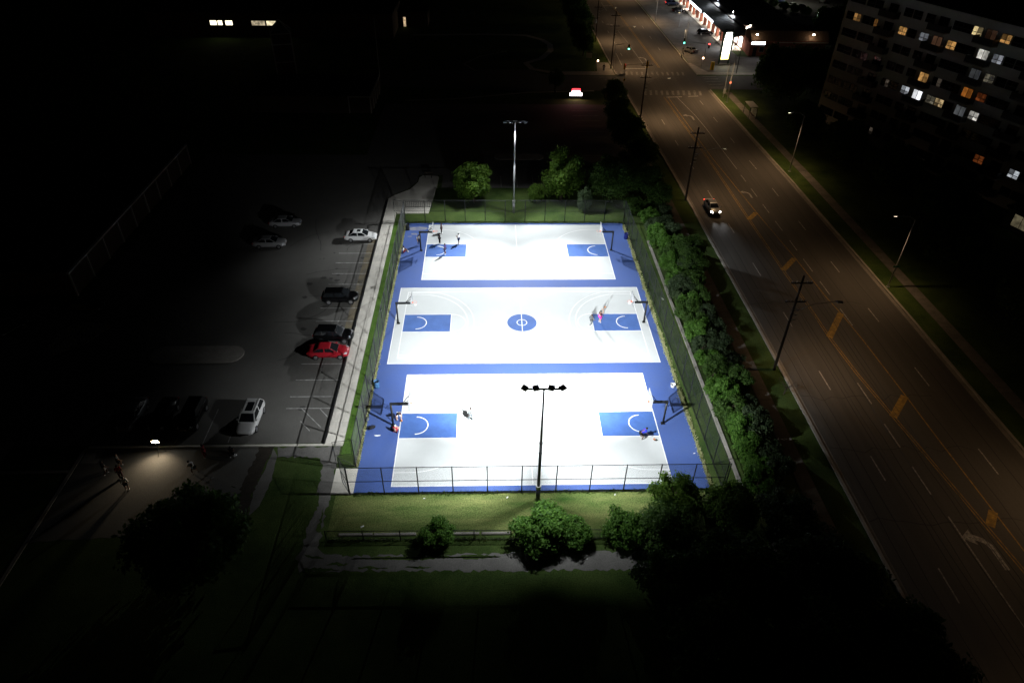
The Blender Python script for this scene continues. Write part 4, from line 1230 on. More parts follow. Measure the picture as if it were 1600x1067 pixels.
# ------------------------------------------------------------------ small things on and round the courts
M_BALL = mat('ball_leather', (0.42, 0.17, 0.07), 0.7, 0.1, 10.0)
def ball(label, p):
    t = thing('basketball', label, 'ball', p, 0, 'basketballs')
    obj('ball', MB().sphere((0, 0, 0), 0.122, 16, 10), M_BALL, t, smooth=True)
    for ax in range(2):
        pts = [((.123 * math.cos(a), .123 * math.sin(a), 0) if ax else (.123 * math.cos(a), 0, .123 * math.sin(a))) for a in [2 * math.pi * i / 20 for i in range(21)]]
        obj('seam', MB().path(pts, .004, 4), M_BLACK, t)
ball('basketball bouncing beside the player in blue', (12.3, -20.1, 0.30))
ball('basketball in front of the running player in grey', (-5.9, -15.7, 0.25))
ball('basketball above the player in pink shorts', (10.0, 0.2, 2.15))
ball('basketball beside the people at the left hoop post', (-12.9, -17.0, 0.16))
def barrel(label, loc, body, rim):
    t = thing('litter_barrel', label, 'barrel', (*loc, 0.03), 0)
    prof = [(0, .27), (.02, .29), (.28, .29), (.30, .305), (.32, .29), (.58, .29), (.60, .305), (.62, .29), (.86, .29), (.88, .30)]
    rings = [[(r * math.cos(2 * math.pi * i / 20), r * math.sin(2 * math.pi * i / 20), z) for i in range(20)] for z, r in prof]
    rings += [[(r * math.cos(2 * math.pi * i / 20), r * math.sin(2 * math.pi * i / 20), z) for i in range(20)] for z, r in ((.88, .27), (.25, .26))]
    obj('drum', MB().loft(rings), body, t, smooth=True)
    ringp = [(.3 * math.cos(a), .3 * math.sin(a), .88) for a in [2 * math.pi * i / 20 for i in range(21)]]
    obj('rim', MB().path(ringp, .016, 5), rim, t)
    obj('liner', MB().tube((0, 0, .5), (0, 0, .52), .255, .255, 16), M_BLACK, t)
barrel('blue litter barrel at the left edge of the nearest court', (-16.05, -11.7), mat('barrel_blue', (0.05, 0.13, 0.26), 0.5, 0.2, 3.0), M_BLACK)
barrel('black litter barrel in the far left corner of the courts', (-16.0, 23.6), M_BLACK, M_BLACK)
barrel('dark blue litter barrel at the right edge of the far court', (16.1, 20.9), mat('barrel_dark_blue', (0.010, 0.018, 0.16), 0.5, 0.15, 3.0), M_BLACK)
def crate(label, loc):
    t = thing('plastic_bucket', label, 'bucket', (*loc, 0.03))
    prof = [(0, .20), (.36, .26), (.38, .28), (.38, .25), (.05, .19)]
    obj('tub', MB().loft([[(r * math.cos(2 * math.pi * i / 16), r * math.sin(2 * math.pi * i / 16), z) for i in range(16)] for z, r in prof]), M_LINE, t)
    obj('handle', MB().path([(.27 * math.cos(a), 0.02, .38 + .16 * math.sin(a)) for a in [math.pi * i / 10 for i in range(11)]], .008, 4), M_GALV, t)
crate('white bucket at the right edge of the nearest court', (15.9, -12.0))
def bag(label, loc, rz, m, s=1.0):
    t = thing('sports_bag', label, 'bag', (*loc, 0.03), rz)
    rings = []
    for k in range(7):
        u = k / 6
        x = (u - .5) * .6 * s
        r = .17 * s * math.sin(math.pi * min(max(u, .06), .94)) ** .4
        rings.append([(x, r * math.cos(a), .15 * s + r * .85 * math.sin(a)) for a in [2 * math.pi * i / 12 for i in range(12)]])
    obj('sack', MB().loft(rings), m, t, smooth=True)
    obj('strap', MB().path([(-.2 * s, 0, .28 * s), (-.1 * s, .04, .40 * s), (.1 * s, .04, .40 * s), (.2 * s, 0, .28 * s)], .015, 4), M_BLACK, t)
    obj('pocket', MB().box(-.12 * s, .12 * s, .13 * s, .19 * s, .06 * s, .2 * s), M_BLACK, t)
bag('black backpack with straps lying by the left fence', (-15.75, -18.0), 0.6, CL['black'], 1.2)
bag('dark bag in the weeds at the left fence', (-16.35, -16.8), 1.4, CL['grey'])
bag('white bag next to the person sitting in the yard', (-28.3, -21.5), 0.3, CL['white'], 0.7)
bag('small white bundle on the yard near the dark tree', (-29.6, -24.3), 0.9, CL['white'], 0.5)
def litter(label, x, y, z, rz, s):
    s *= .6
    t = tag(obj('paper_scrap', MB().add([(-.2 * s, -.1 * s, 0), (.2 * s, -.08 * s, .02), (.22 * s, .1 * s, .01), (.02 * s, .05 * s, .06 * s), (-.18 * s, .12 * s, .015), (0, -.09 * s, .04 * s)], [(0, 5, 3, 4), (5, 1, 2, 3)]), M_LINE, None, (x, y, z), rz), label, 'litter', 'paper scraps')
litter('white paper scrap on the blue slab at the near right', 15.9, -21.8, 0.04, 0.4, 0.8)
litter('white scrap on the lawn below the left of the front fence', -9.9, -26.9, 0.02, 0.1, 0.7)
litter('pale scrap on the lawn left of the near floodlight pole', -2.4, -26.9, 0.02, 0.8, 0.9)
litter('pale scrap on the lawn right of the near floodlight pole', 7.4, -26.75, 0.02, 1.2, 0.7)
litter('white scrap outside the right fence beside the middle court', 18.3, 5.0, 0.02, 1.9, 1.6)
litter('white scrap on the grass strip outside the left fence', -17.4, 2.6, 0.03, 1.5, 1.6)
litter('pale scrap on the lawn near the left end of the low fence', -15.0, -29.9, 0.02, 0.5, 1.3)
litter('white chalky scrap on the grey path', 4.0, -33.5, 0.02, 0.2, 0.9)
def bike_rack():
    t = thing('bike_rack', 'long dark bike rack with many loops on the concrete pad', 'bike rack', (-17.0, 30.9, 0.11))
    for z in (0.05, 0.95):
        obj('rail', MB().tube((0, 0, z), (4.1, 0, z), .03, .03, 6), M_BLACK, t)
    for i in range(15):
        obj('bar', MB().tube((0.1 + i * .28, 0, .05), (0.1 + i * .28, 0, .95), .024, .024, 5), M_BLACK, t)
    for x in (0, 4.1):
        obj('leg', MB().tube((x, -.35, 0), (x, 0, .95), .03, .03, 6), M_BLACK, t)
bike_rack()
def bench(label, x, y):
    t = thing('park_bench', label, 'bench', (x, y, 0.11))
    for k in range(3):
        obj('plank', MB().box(-.7, .7, -.22 + k * .15, -.10 + k * .15, .42, .46), M_WOOD, t)
    for k in range(2):
        obj('plank', MB().box(-.7, .7, .26, .29, .56 + k * .15, .68 + k * .15), M_WOOD, t)
    for s in (-.55, .55):
        obj('leg', MB().box(s - .04, s + .04, -.2, .28, 0, .42).box(s - .03, s + .03, .29, .33, .0, .82), M_BLACK, t)
bench('dark bench at the far end of the concrete pad', -14.2, 42.0)
def work_light():
    t = thing('work_light', 'bright portable lamp on a tripod in the yard', 'lamp', (-35.5, -21.0, 0.012))
    obj('mast', MB().tube((0, 0, .5), (0, 0, 1.55), .025, .02, 8), M_BLACK, t)
    for k in range(3):
        a = k * 2.094 + .5
        obj('leg', MB().tube((0, 0, .7), (.5 * math.cos(a), .5 * math.sin(a), 0), .018, .018, 6), M_BLACK, t)
    d = Vector((0.10, -1.0, -0.35)).normalized()
    rg = d.cross(Vector((0, 0, 1))).normalized()
    up = rg.cross(d)
    c = Vector((0, 0, 1.62))
    def P(a, b, e):
        return c + rg * a + up * b + d * e
    h = obj('lamp_housing', MB().loft([[P(-.14, -.10, -.1), P(.14, -.10, -.1), P(.14, .10, -.1), P(-.14, .10, -.1)], [P(-.30, -.22, .05), P(.30, -.22, .05), P(.30, .22, .05), P(-.30, .22, .05)]]), M_TRAFY, t)
    obj('lamp_glass', MB().add([P(-.29, -.21, .058), P(-.29, .21, .058), P(.29, .21, .058), P(.29, -.21, .058)], [(0, 1, 2, 3)]), glow('work_lamp', (1.0, 0.88, 0.70), 60), h)
    lamp('work_beam', 'SPOT', c + d * .1, 330, (1.0, 0.76, 0.48), (0.12, -1.0, -0.85), 0.15, R(120), 0.7, t)
work_light()

# ------------------------------------------------------------------ street lamps and utility poles
WARM = (1.0, 0.62, 0.32)
M_SLENS = glow('street_lens', (1.0, 0.78, 0.5), 8.0)
def street_lamp(label, x, y, h, arm, power):
    "arm < 0 reaches towards -x"
    t = thing('street_lamp', label, 'street lamp', (x, y, 0), 0, 'grey street lamps on the right of the avenue')
    obj('pole', MB().tube((0, 0, 0), (0, 0, h - .6), .10, .06, 10), M_GALV, t, smooth=True)
    obj('arm', MB().path([(0, 0, h - .6), (arm * .35, 0, h - .12), (arm, 0, h)], .035, 6), M_GALV, t)
    s = 1 if arm > 0 else -1
    hd = obj('lamp_head', MB().loft([[(arm, -.10, h - .05), (arm, .10, h - .05), (arm, .10, h + .06), (arm, -.10, h + .06)], [(arm + s * .6, -.15, h - .02), (arm + s * .6, .15, h - .02), (arm + s * .6, .12, h + .06), (arm + s * .6, -.12, h + .06)]]), M_GALV, t)
    obj('lens', MB().box(min(arm + s * .12, arm + s * .5), max(arm + s * .12, arm + s * .5), -.09, .09, h - .075, h - .052), M_SLENS, hd)
    obj('base_plate', MB().box(-.18, .18, -.18, .18, 0, .05), M_GALV, t)
    if power:
        lamp('street_light', 'SPOT', (arm + s * .3, 0, h - .12), power * 1.25, WARM, (s * .32, 0, -1), .12, R(148), .9, t)
    return t
SL = [(49.1, 7.8, 1500), (49.1, 45.2, 2200), (48.3, 82.0, 4300), (47.2, 119.0, 3600), (47.0, 156.0, 4000), (47.0, 192.0, 4000), (49.6, -29.5, 1000)]
for i, (x, y, p) in enumerate(SL):
    lab = ['grey street lamp with a green plate low on its pole', 'grey street lamp opposite the driving car', 'grey street lamp by the bus shelter', 'grey street lamp just past the crossing on the plaza side', 'grey street lamp halfway along the plaza lot', 'farthest grey street lamp along the plaza lot', 'nearest grey street lamp at the right picture edge'][i]
    s = street_lamp(lab, x, y, 10.4 if i < 6 else 10.0, -2.4, p)
    if i == 0:
        obj('plate', MB().box(-.45, .45, -.09, -.07, 3.0, 3.3), mat('plate_green', (0.05, 0.22, 0.10), 0.5, 0.05), s)

UP = 'wooden utility poles on the left of the avenue'
ups = [(28.0, -9.2, 12.4), (27.9, 33.6, 12.0), (26.9, 69.6, 12.0), (26.3, 106.8, 13.0), (25.7, 132.3, 12.0), (25.6, 170, 12.0), (28.4, -52, 12.4)]
ulab = ['wooden utility pole with a long lamp arm beside the hedge', 'wooden utility pole by the driving car', 'wooden utility pole just before the crossing', 'wooden utility pole just past the crossing', 'wooden utility pole beyond the crossing with a pale box', 'farthest wooden utility pole on the left of the avenue', 'nearest wooden utility pole beyond the bottom edge']
def cat(a, b, sag, n=10):
    return [Vector(a).lerp(Vector(b), k / n) - Vector((0, 0, sag * 4 * (k / n) * (1 - k / n))) for k in range(n + 1)]
order = [6, 0, 1, 2, 3, 4, 5]
for q, i in enumerate(order):
    x, y, h = ups[i]
    t = thing('utility_pole', ulab[i], 'utility pole', (x, y, 0), 0, UP)
    obj('pole', MB().tube((0, 0, -.1), (0, 0, h), .17, .11, 10), M_WOOD, t, smooth=True)
    for z in (h - .9, h - 3.2):
        c = obj('crossarm', MB().box(-1.1, 1.1, -.06, .06, z - .06, z + .06), M_WOOD, t)
        for xx in (-1.0, -.55, .55, 1.0):
            obj('insulator', MB().tube((xx, 0, z + .06), (xx, 0, z + .26), .05, .03, 6), M_GALV, c)
    for z in (h - 4.2, h - 4.9, h - 5.5):
        obj('bracket', MB().box(0, .55, -.04, .04, z - .04, z + .04), M_GALV, t)
    if i in (0, 1, 2, 3, 4, 6):
        pw = {6: 600, 0: 1500, 1: 1700, 2: 3000, 3: 3300, 4: 3300}[i]
        z = h - 4.6
        arm = obj('lamp_arm', MB().path([(.1, 0, z), (1.6, 0, z + .9), (3.2, 0, z + 1.3), (4.4, 0, z + 1.35)], .035, 6), M_GALV, t)
        obj('lamp_head', MB().box(4.35, 4.95, -.14, .14, z + 1.27, z + 1.40), M_GALV, arm)
        obj('lens', MB().box(4.45, 4.85, -.09, .09, z + 1.245, z + 1.268), M_SLENS, arm)
        lamp('street_light', 'SPOT', (4.65, 0, z + 1.2), pw * 1.1, WARM, (.35, 0, -1), .12, R(145), .9, t)
    if i == 4:
        obj('transformer_box', MB().tube((-.35, 0, h - 7.2), (-.35, 0, h - 6.2), .28, .28, 10), M_GALV, t)
    if q + 1 < len(order):
        nx, ny, nh = ups[order[q + 1]]
        for dx, dz in ((-1.0, -.62), (1.0, -.62), (.0, .05), (.5, -4.2)):
            a = Vector((dx, 0, h + dz))
            b = Vector((nx - x + dx, ny - y, nh + dz))
            obj('wire', MB().path(cat(a, b, .7), .012, 4), M_BLACK, t)

# ------------------------------------------------------------------ traffic signals at the crossing
M_RED = glow('signal_red', (1.0, 0.06, 0.05), 14)
M_GRN = glow('signal_green', (0.10, 1.0, 0.62), 14)
M_AMB = glow('ped_orange', (1.0, 0.62, 0.40), 12)
M_OFF = mat('signal_off_lens', (0.02, 0.02, 0.02), 0.3, 0.1)
def signal_head(parent, p, face, on, house):
    "a three-lens head; face = unit 2-D direction of the lenses"
    f = Vector((face[0], face[1], 0)).normalized()
    s = Vector((-f.y, f.x, 0))
    c = Vector(p)
    def B(a0, a1, b0, b1, z0, z1):
        mb = MB()
        vs = [c + s * a + f * b + Vector((0, 0, z)) for z in (z0, z1) for a, b in ((a0, b0), (a1, b0), (a1, b1), (a0, b1))]
        return mb.add(vs, [(3, 2, 1, 0), (4, 5, 6, 7), (0, 1, 5, 4), (1, 2, 6, 5), (2, 3, 7, 6), (3, 0, 4, 7)])
    h = obj('signal_head', B(-.22, .22, -.16, .06, -.65, .65), house, parent)
    for k, (nm, z) in enumerate((('red', .42), ('amber', 0), ('green', -.42))):
        q = c + f * .065 + Vector((0, 0, z))
        ring = [q + s * .16 * math.cos(a) + Vector((0, 0, .16 * math.sin(a))) for a in [2 * math.pi * i / 12 for i in range(12)]]
        cen = len(ring)
        mb = MB().add(ring + [q + f * .05], [(i, (i + 1) % 12, cen) for i in range(12)])
        obj('lens', mb, {'red': M_RED, 'green': M_GRN}.get(nm) if on == nm else M_OFF, h)
def signal(label, base, h, heads, mast=None, ped=None):
    t = thing('traffic_signal', label, 'traffic light', (*base, 0.03), 0, 'traffic signals at the crossing')
    obj('pole', MB().tube((0, 0, 0), (0, 0, h), .09, .07, 8), M_GALV, t, smooth=True)
    if mast:
        obj('mast_arm', MB().tube((0, 0, h - .3), (mast[0], mast[1], h), .06, .04, 8), M_BLACK, t)
    for p, f, on, hs in heads:
        signal_head(t, p, f, on, hs)
    if ped:
        for p, mt in ped:
            b = obj('walk_signal', MB().box(p[0] - .22, p[0] + .22, p[1] - .12, p[1] + .12, p[2] - .25, p[2] + .25), M_TRAFY, t)
            obj('walk_lens', MB().box(p[0] - .17, p[0] + .17, p[1] - .135, p[1] - .122, p[2] - .19, p[2] + .19), mt, b)
    return t
signal('traffic signal hanging over the far left lanes, green lit', (26.6, 104.6), 6.4, [((3.2, 0, 5.6), (0, -1), 'green', M_TRAFY)], (3.3, 0))
signal('traffic signal at the far right corner, green lit', (46.3, 117.4), 6.8, [((.1, -.2, 4.0), (0, -1), 'green', M_BLACK)])
signal('traffic signal on the plaza corner, red lit', (52.6, 118.5), 3.4, [((.8, 0, 2.6), (-.3, -1), 'red', M_BLACK)], (-4.8, .5))
signal('traffic signal at the near left corner with a mast over the road', (27.2, 92.8), 5.0, [((-.2, 0, 4.4), (1, .3), 'red', M_TRAFY), ((4.9, 0, 4.8), (0, 1), None, M_TRAFY)], (5.2, .2), [((0, -.3, 1.6), M_OFF)])
signal('traffic signal pole at the near right corner with a red hand', (50.6, 89.0), 3.4, [], None, [((0, -.2, 2.2), glow('ped_red', (1.0, 0.22, 0.10), 5))])
signal('walk signal pole at the far left corner, white lit', (22.0, 104.2), 4.0, [], None, [((.5, -.2, 2.6), M_AMB)])
signal('walk signal pole on the plaza corner, orange lit', (48.9, 107.2), 3.2, [], None, [((0, -.2, 2.6), M_AMB)])
t = thing('light_mast', 'thin dark mast beside the near right corner of the crossing', 'pole', (48.4, 85.4, 0))
obj('pole', MB().tube((0, 0, 0), (0, 0, 7.2), .09, .06, 8), M_GALV, t)
obj('control_box', MB().box(-.25, .25, -.3, -.1, .9, 1.9), M_GALV, t)
t = thing('utility_cabinet', 'tall bright yellow cabinet beside the pylon sign', 'cabinet', (51.4, 106.4, 0.03))
obj('cabinet', MB().box(-.38, .38, -.3, .3, 0, 1.75), mat('cabinet_yellow', (0.75, 0.46, 0.02), 0.5, 0.06), t)
obj('cap', MB().box(-.42, .42, -.34, .34, 1.75, 1.85), M_TRAFY, t)
obj('door_seam', MB().box(-.02, .02, -.308, -.3, .1, 1.7), M_BLACK, t)
def bus_shelter():
    t = thing('bus_shelter', 'dark bus shelter with pale roof on the right sidewalk', 'bus shelter', (50.6, 73.3, 0.03))
    obj('roof', MB().box(-.8, .8, -1.9, 1.9, 2.35, 2.47), M_WHITE, t)
    for x in (-.75, .75):
        for y in (-1.8, 1.8):
            obj('post', MB().box(x - .04, x + .04, y - .04, y + .04, 0, 2.35), M_BLACK, t)
    for y0, y1 in ((-1.76, -.02), (.02, 1.76)):
        obj('pane', MB().box(.73, .75, y0, y1, .25, 2.2), M_BOARD, t)
    obj('bench', MB().box(.2, .6, -1.2, 1.2, .42, .47), M_WOOD, t)
bus_shelter()
t = thing('notice_board', 'small pale notice box under the street trees', 'sign', (21.6, 113.6, 0))
obj('board', MB().box(-.7, .7, -.1, .1, .7, 2.0), M_WHITE, t)
obj('roof', MB().box(-.8, .8, -.2, .2, 2.0, 2.1), M_BLACK, t)
for x in (-.5, .5):
    obj('leg', MB().box(x - .05, x + .05, -.05, .05, 0, .7), M_BLACK, t)

# glowing school board by the driveway
t = thing('led_sign', 'glowing white message board with a red crown by the school driveway', 'sign', (15.2, 84.0, 0))
for x in (-1.0, 1.0):
    obj('leg', MB().box(x - .1, x + .1, -.1, .1, 0, .6), M_BLACK, t)
obj('cabinet', MB().box(-1.42, 1.42, -.2, .2, .6, 1.75), M_BLACK, t)
obj('white_face', MB().box(-1.36, 1.36, -.225, -.205, .66, 1.30), glow('board_white', (1.0, 0.93, 0.90), 7), t)
obj('white_face', MB().box(-.95, .95, -.225, -.205, 1.32, 1.72), glow('board_pink', (1.0, 0.80, 0.80), 5), t)
obj('crown', MB().prism([(-1.0, -.2), (1.0, -.2), (1.0, .2), (-1.0, .2)], 1.75, 2.25), M_BLACK, t)
obj('red_face', MB().box(-.92, .92, -.225, -.205, 1.77, 2.22), glow('board_red', (1.0, 0.03, 0.04), 5), t)
lamp('board_spill', 'AREA', (0, -.3, 1.8), 60, (1, .10, .09), (0, -1, -.4), .8, parent=t)

# ------------------------------------------------------------------ shopping plaza
def plaza():
    b = thing('shopping_plaza', 'long low shopping plaza with brick pillars and bright shop windows', 'building', (61.2, 125.0, 0))
    N = 17
    sp = 4.6
    L = N * sp
    obj('walkway', MB().box(-1.2, 3.0, -1.0, L, 0, .14), M_CONC, b)
    obj('wall', MB().box(3.4, 20, -3.6, L, 0, 4.4), M_BRICK, b)
    obj('flat_roof', MB().box(3.3, 20.2, -3.8, L, 4.9, 5.1), M_ROOF, b)
    roof = obj('canopy_roof', MB().add([(-.9, -1.2, 3.3), (4.6, -1.2, 5.4), (4.6, L, 5.4), (-.9, L, 3.3), (-.9, -1.2, 3.15), (4.6, -1.2, 4.4), (4.6, L, 4.4), (-.9, L, 3.15)],
               [(0, 3, 2, 1), (4, 5, 6, 7), (0, 1, 5, 4), (0, 4, 7, 3), (2, 3, 7, 6), (1, 2, 6, 5)]), M_METALROOF, b)
    sm = MB().add([(-.9, -.03, 3.305), (4.6, -.03, 5.405), (4.6, .03, 5.405), (-.9, .03, 3.305), (-.9, -.03, 3.36), (4.6, -.03, 5.46), (4.6, .03, 5.46), (-.9, .03, 3.36)],
                  [(3, 2, 1, 0), (4, 5, 6, 7), (0, 1, 5, 4), (1, 2, 6, 5), (2, 3, 7, 6), (3, 0, 4, 7)]).mesh('roof_seam')
    sm.materials.append(M_METALROOF)
    for k in range(int(L / 1.5)):
        obj('roof_seam', sm, None, roof, (0, .5 + k * 1.5, 0))
    colm = MB().box(-.38, .38, -.38, .38, .14, 3.15).mesh('pillar')
    colm.materials.append(M_BRICK)
    shop = glow('shop_window_warm', (1.0, 0.90, 0.82), 2.6, 0.5)
    for k in range(N):
        y = k * sp
        obj('pillar', colm, None, b, (0.1, y, 0))
        if k < N:
            f = obj('shop_window', MB().box(3.30, 3.38, y + .5, y + sp - .5, .3, 3.0), M_GALV, b)
            w = (sp - 1.3) / 3
            for j in range(3):
                obj('pane', MB().box(3.26, 3.29, y + .6 + j * (w + .05), y + .6 + j * (w + .05) + w, .4, 2.9), shop, f)
            if k % 2 == 0:
                lamp('soffit_light', 'AREA', (1.6, y + sp / 2, 3.1), 330, (1, .92, .82), (0, 0, -1), .8, parent=b)
            obj('soffit_panel', MB().box(1.3, 1.9, y + 1.8, y + 2.8, 3.26, 3.30), glow('soffit', (1, .93, .85), 5), b)
    M_SIGN = glow('sign_white', (0.92, 0.93, 1.0), 9, 0.25)
    for y0, y1 in ((28.5, 43.0), (15.2, 25.6), (-3.0, 3.0)):
        s = obj('sign_box', MB().box(-1.25, -.95, y0, y1, 3.25, 3.95), M_BLACK, b)
        obj('sign_face', MB().box(-1.27, -1.252, y0 + .06, y1 - .06, 3.31, 3.89), M_SIGN, s)
        lamp('sign_spill', 'AREA', (-1.5, (y0 + y1) / 2, 3.4), 150, (.93, .95, 1), (-1, 0, -1), 1.0, parent=b)
    for y, x in ((31.5, 4.4), (15.5, 4.4), (-.5, 4.4), (47, 4.4)):
        r = obj('roof_lamp', MB().tube((x, y, 5.2), (x, y, 6.3), .05, .04, 6), M_GALV, b)
        obj('lamp_head', MB().box(x - .3, x + .1, y - .12, y + .12, 6.3, 6.42), M_GALV, r)
        obj('lens', MB().box(x - .36, x - .302, y - .10, y + .10, 6.25, 6.42), glow('roof_lens', (1, .97, .92), 60), r)
        lamp('roof_light', 'SPOT', (x - .45, y, 6.3), 1600, (.95, .97, 1), (-.5, 0, -1), .1, R(150), .7, b)
    return b
plaza()
def plaza_end():
    b = thing('plaza_end_building', 'low brown brick end building of the plaza facing the camera', 'building', (64.4, 119.0, 0))
    obj('wall', MB().box(0, 19.8, 0, 2.4, 0, 3.3), M_BRICK, b)
    obj('fascia', MB().box(-.2, 20.0, -.9, 0, 3.3, 4.0), M_BRICK, b)
    obj('gutter', MB().box(7.0, 20.1, -1.0, -.9, 3.55, 3.72), M_WHITE, b)
    obj('mansard_roof', MB().add([(-.4, -.9, 4.0), (20.2, -.9, 4.0), (20.2, 1.4, 6.0), (-.4, 1.4, 6.0), (20.2, 8, 6.0), (-.4, 8, 6.0), (-.4, 8, 4.0), (20.2, 8, 4.0)], [(0, 1, 2, 3), (3, 2, 4, 5), (1, 7, 4, 2), (0, 3, 5, 6)]), M_BROWNROOF, b)
    s = obj('sign_box', MB().box(-.3, 3.4, -1.25, -.95, 3.1, 3.95), M_BLACK, b)
    obj('sign_face', MB().box(-.2, 3.3, -1.28, -1.252, 3.2, 3.85), glow('sign_blue_white', (0.80, 0.85, 1.0), 10, 0.2), s)
    for x in (0.9, 15.6):
        r = obj('wall_lamp', MB().tube((x, .2, 5.0), (x, -.5, 5.6), .04, .04, 6), M_GALV, b)
        obj('lamp_head', MB().box(x - .2, x + .2, -.75, -.45, 5.55, 5.68), M_GALV, r)
        obj('lens', MB().box(x - .26, x + .26, -.86, -.755, 5.42, 5.66), glow('wall_lens', (1, .86, .68), 45), r)
        lamp('wall_light', 'POINT', (x, -.9, 5.35), 60, (1, .75, .48), None, .15, parent=b)
    for x in (2.5, 5.5, 9.5, 13.5, 17):
        f = obj('window', MB().box(x, x + 1.3, -.03, 0.0, 1.0, 2.4), M_GALV, b)
        obj('pane', MB().box(x + .08, x + 1.22, -.045, -.032, 1.08, 2.32), M_WGLASS, f)
    obj('door', MB().box(.9, 1.9, -.04, -.0, 0, 2.2), M_BLACK, b)
    obj('white_panel', MB().box(20.2, 21.8, 1.0, 1.2, 0, 2.6), M_WHITE, b)
plaza_end()
def pylon():
    t = thing('pylon_sign', 'tall brightly lit white and yellow pylon sign at the plaza entrance', 'sign', (55.4, 110.8, 0), R(8))
    for x in (-1.25, 1.25):
        obj('leg', MB().box(x - .15, x + .15, -.15, .15, 0, 8.0), mat('sign_green', (0.03, 0.07, 0.04), 0.5, 0.1), t)
    obj('cabinet', MB().box(-1.1, 1.1, -.25, .25, 1.3, 8.2), M_BLACK, t)
    W1 = glow('pylon_white', (1.0, 0.97, 0.86), 5, 0.3)
    W2 = glow('pylon_yellow', (1.0, 0.88, 0.28), 4, 0.3)
    z = 1.4
    r = random.Random(3)
    for k, hh in enumerate((.55, .75, .7, .8, .7, .85, .7, .75, .6)):
        w = 1.02 if k < 7 else .92 - .12 * (k - 7)
        obj('panel', MB().box(-w, w, -.29, -.255, z, z + hh - .06), W2 if k in (0, 1) else W1, t)
        z += hh
    obj('cap', MB().prism([(-1.0, -.22), (1.0, -.22), (1.0, .22), (-1.0, .22)], 8.2, 8.5), M_BLACK, t)
    obj('base', MB().box(-1.8, 1.8, -.5, .5, 0, .3), M_CONC2, t)
    lamp('pylon_spill', 'AREA', (0, -.5, 4.0), 120, (1, .95, .8), (0, -1, -.3), 2.0, parent=t)
pylon()
t = thing('lot_lamp', 'tall dark lamp post with a small lit head right of the pylon sign', 'lamp post', (56.6, 103.3, 0))
obj('pole', MB().tube((0, 0, 0), (0, 0, 10.4), .10, .07, 8), M_BLACK, t)
hd = obj('lamp_head', MB().box(-.15, .55, -.16, .16, 10.4, 10.55), M_GALV, t)
obj('lens', MB().box(.05, .50, -.13, .13, 10.36, 10.398), glow('lot_lens', (1, .97, .92), 40), hd)
lamp('lot_light', 'SPOT', (.3, 0, 10.3), 300, (1, .95, .88), (.1, .4, -1), .12, R(150), .6, t)
for i, (x, y) in enumerate(((53.0, 150), (53.0, 185))):
    t = thing('lot_lamp', ['pale lamp post halfway along the plaza lot', 'pale lamp post at the top of the plaza lot'][i], 'lamp post', (x, y, 0))
    obj('pole', MB().tube((0, 0, 0), (0, 0, 8.5), .09, .06, 8), M_GALV, t)
    hd = obj('lamp_head', MB().box(-.3, .3, -.16, .16, 8.5, 8.62), M_GALV, t)
    obj('lens', MB().box(-.25, .25, -.12, .12, 8.46, 8.498), M_SLENS, hd)
    lamp('lot_light', 'SPOT', (0, 0, 8.35), 420, (1, .92, .82), (0, 0, -1), .12, R(155), .6, t)
t = thing('rear_lot_lamp', 'distant lit lamp post in the rear parking lot', 'lamp post', (99.0, 183.0, 0))
obj('pole', MB().tube((0, 0, 0), (0, 0, 8.0), .09, .06, 8), M_GALV, t)
hd = obj('lamp_head', MB().box(-.4, .4, -.2, .2, 8.0, 8.14), M_GALV, t)
obj('lens', MB().box(-.3, .3, -.14, .14, 7.96, 7.998), M_SLENS, hd)
lamp('rear_light', 'SPOT', (0, 0, 7.8), 1500, (1, .96, .80), (0, 0, -1), .12, R(150), .6, t)
t = thing('rear_lot_lamp', 'small bright lamp on a post behind the brick plaza building', 'lamp post', (91.0, 143.5, 0))
obj('pole', MB().tube((0, 0, 0), (0, 0, 5.8), .08, .06, 8), M_GALV, t)
hd = obj('lamp_head', MB().box(-.25, .25, -.2, .2, 5.8, 5.95), M_GALV, t)
obj('lens', MB().box(-.22, .22, -.30, -.205, 5.70, 5.95), glow('rear_lens', (0.95, 1, 1), 40), hd)
lamp('rear_light', 'POINT', (0, -.5, 5.6), 60, (.95, 1, 1), None, .15, parent=t)
for i in range(5):
    tree('rear_shrub', ORD[i] + ' shrub from the left in the lit row at the rear lot edge', 'shrub', 88.8 + i * 2.2, 183.0 - i * 4.0, 1.8, 2.6, 3, 'bush', 'shrubs at the rear lot edge')

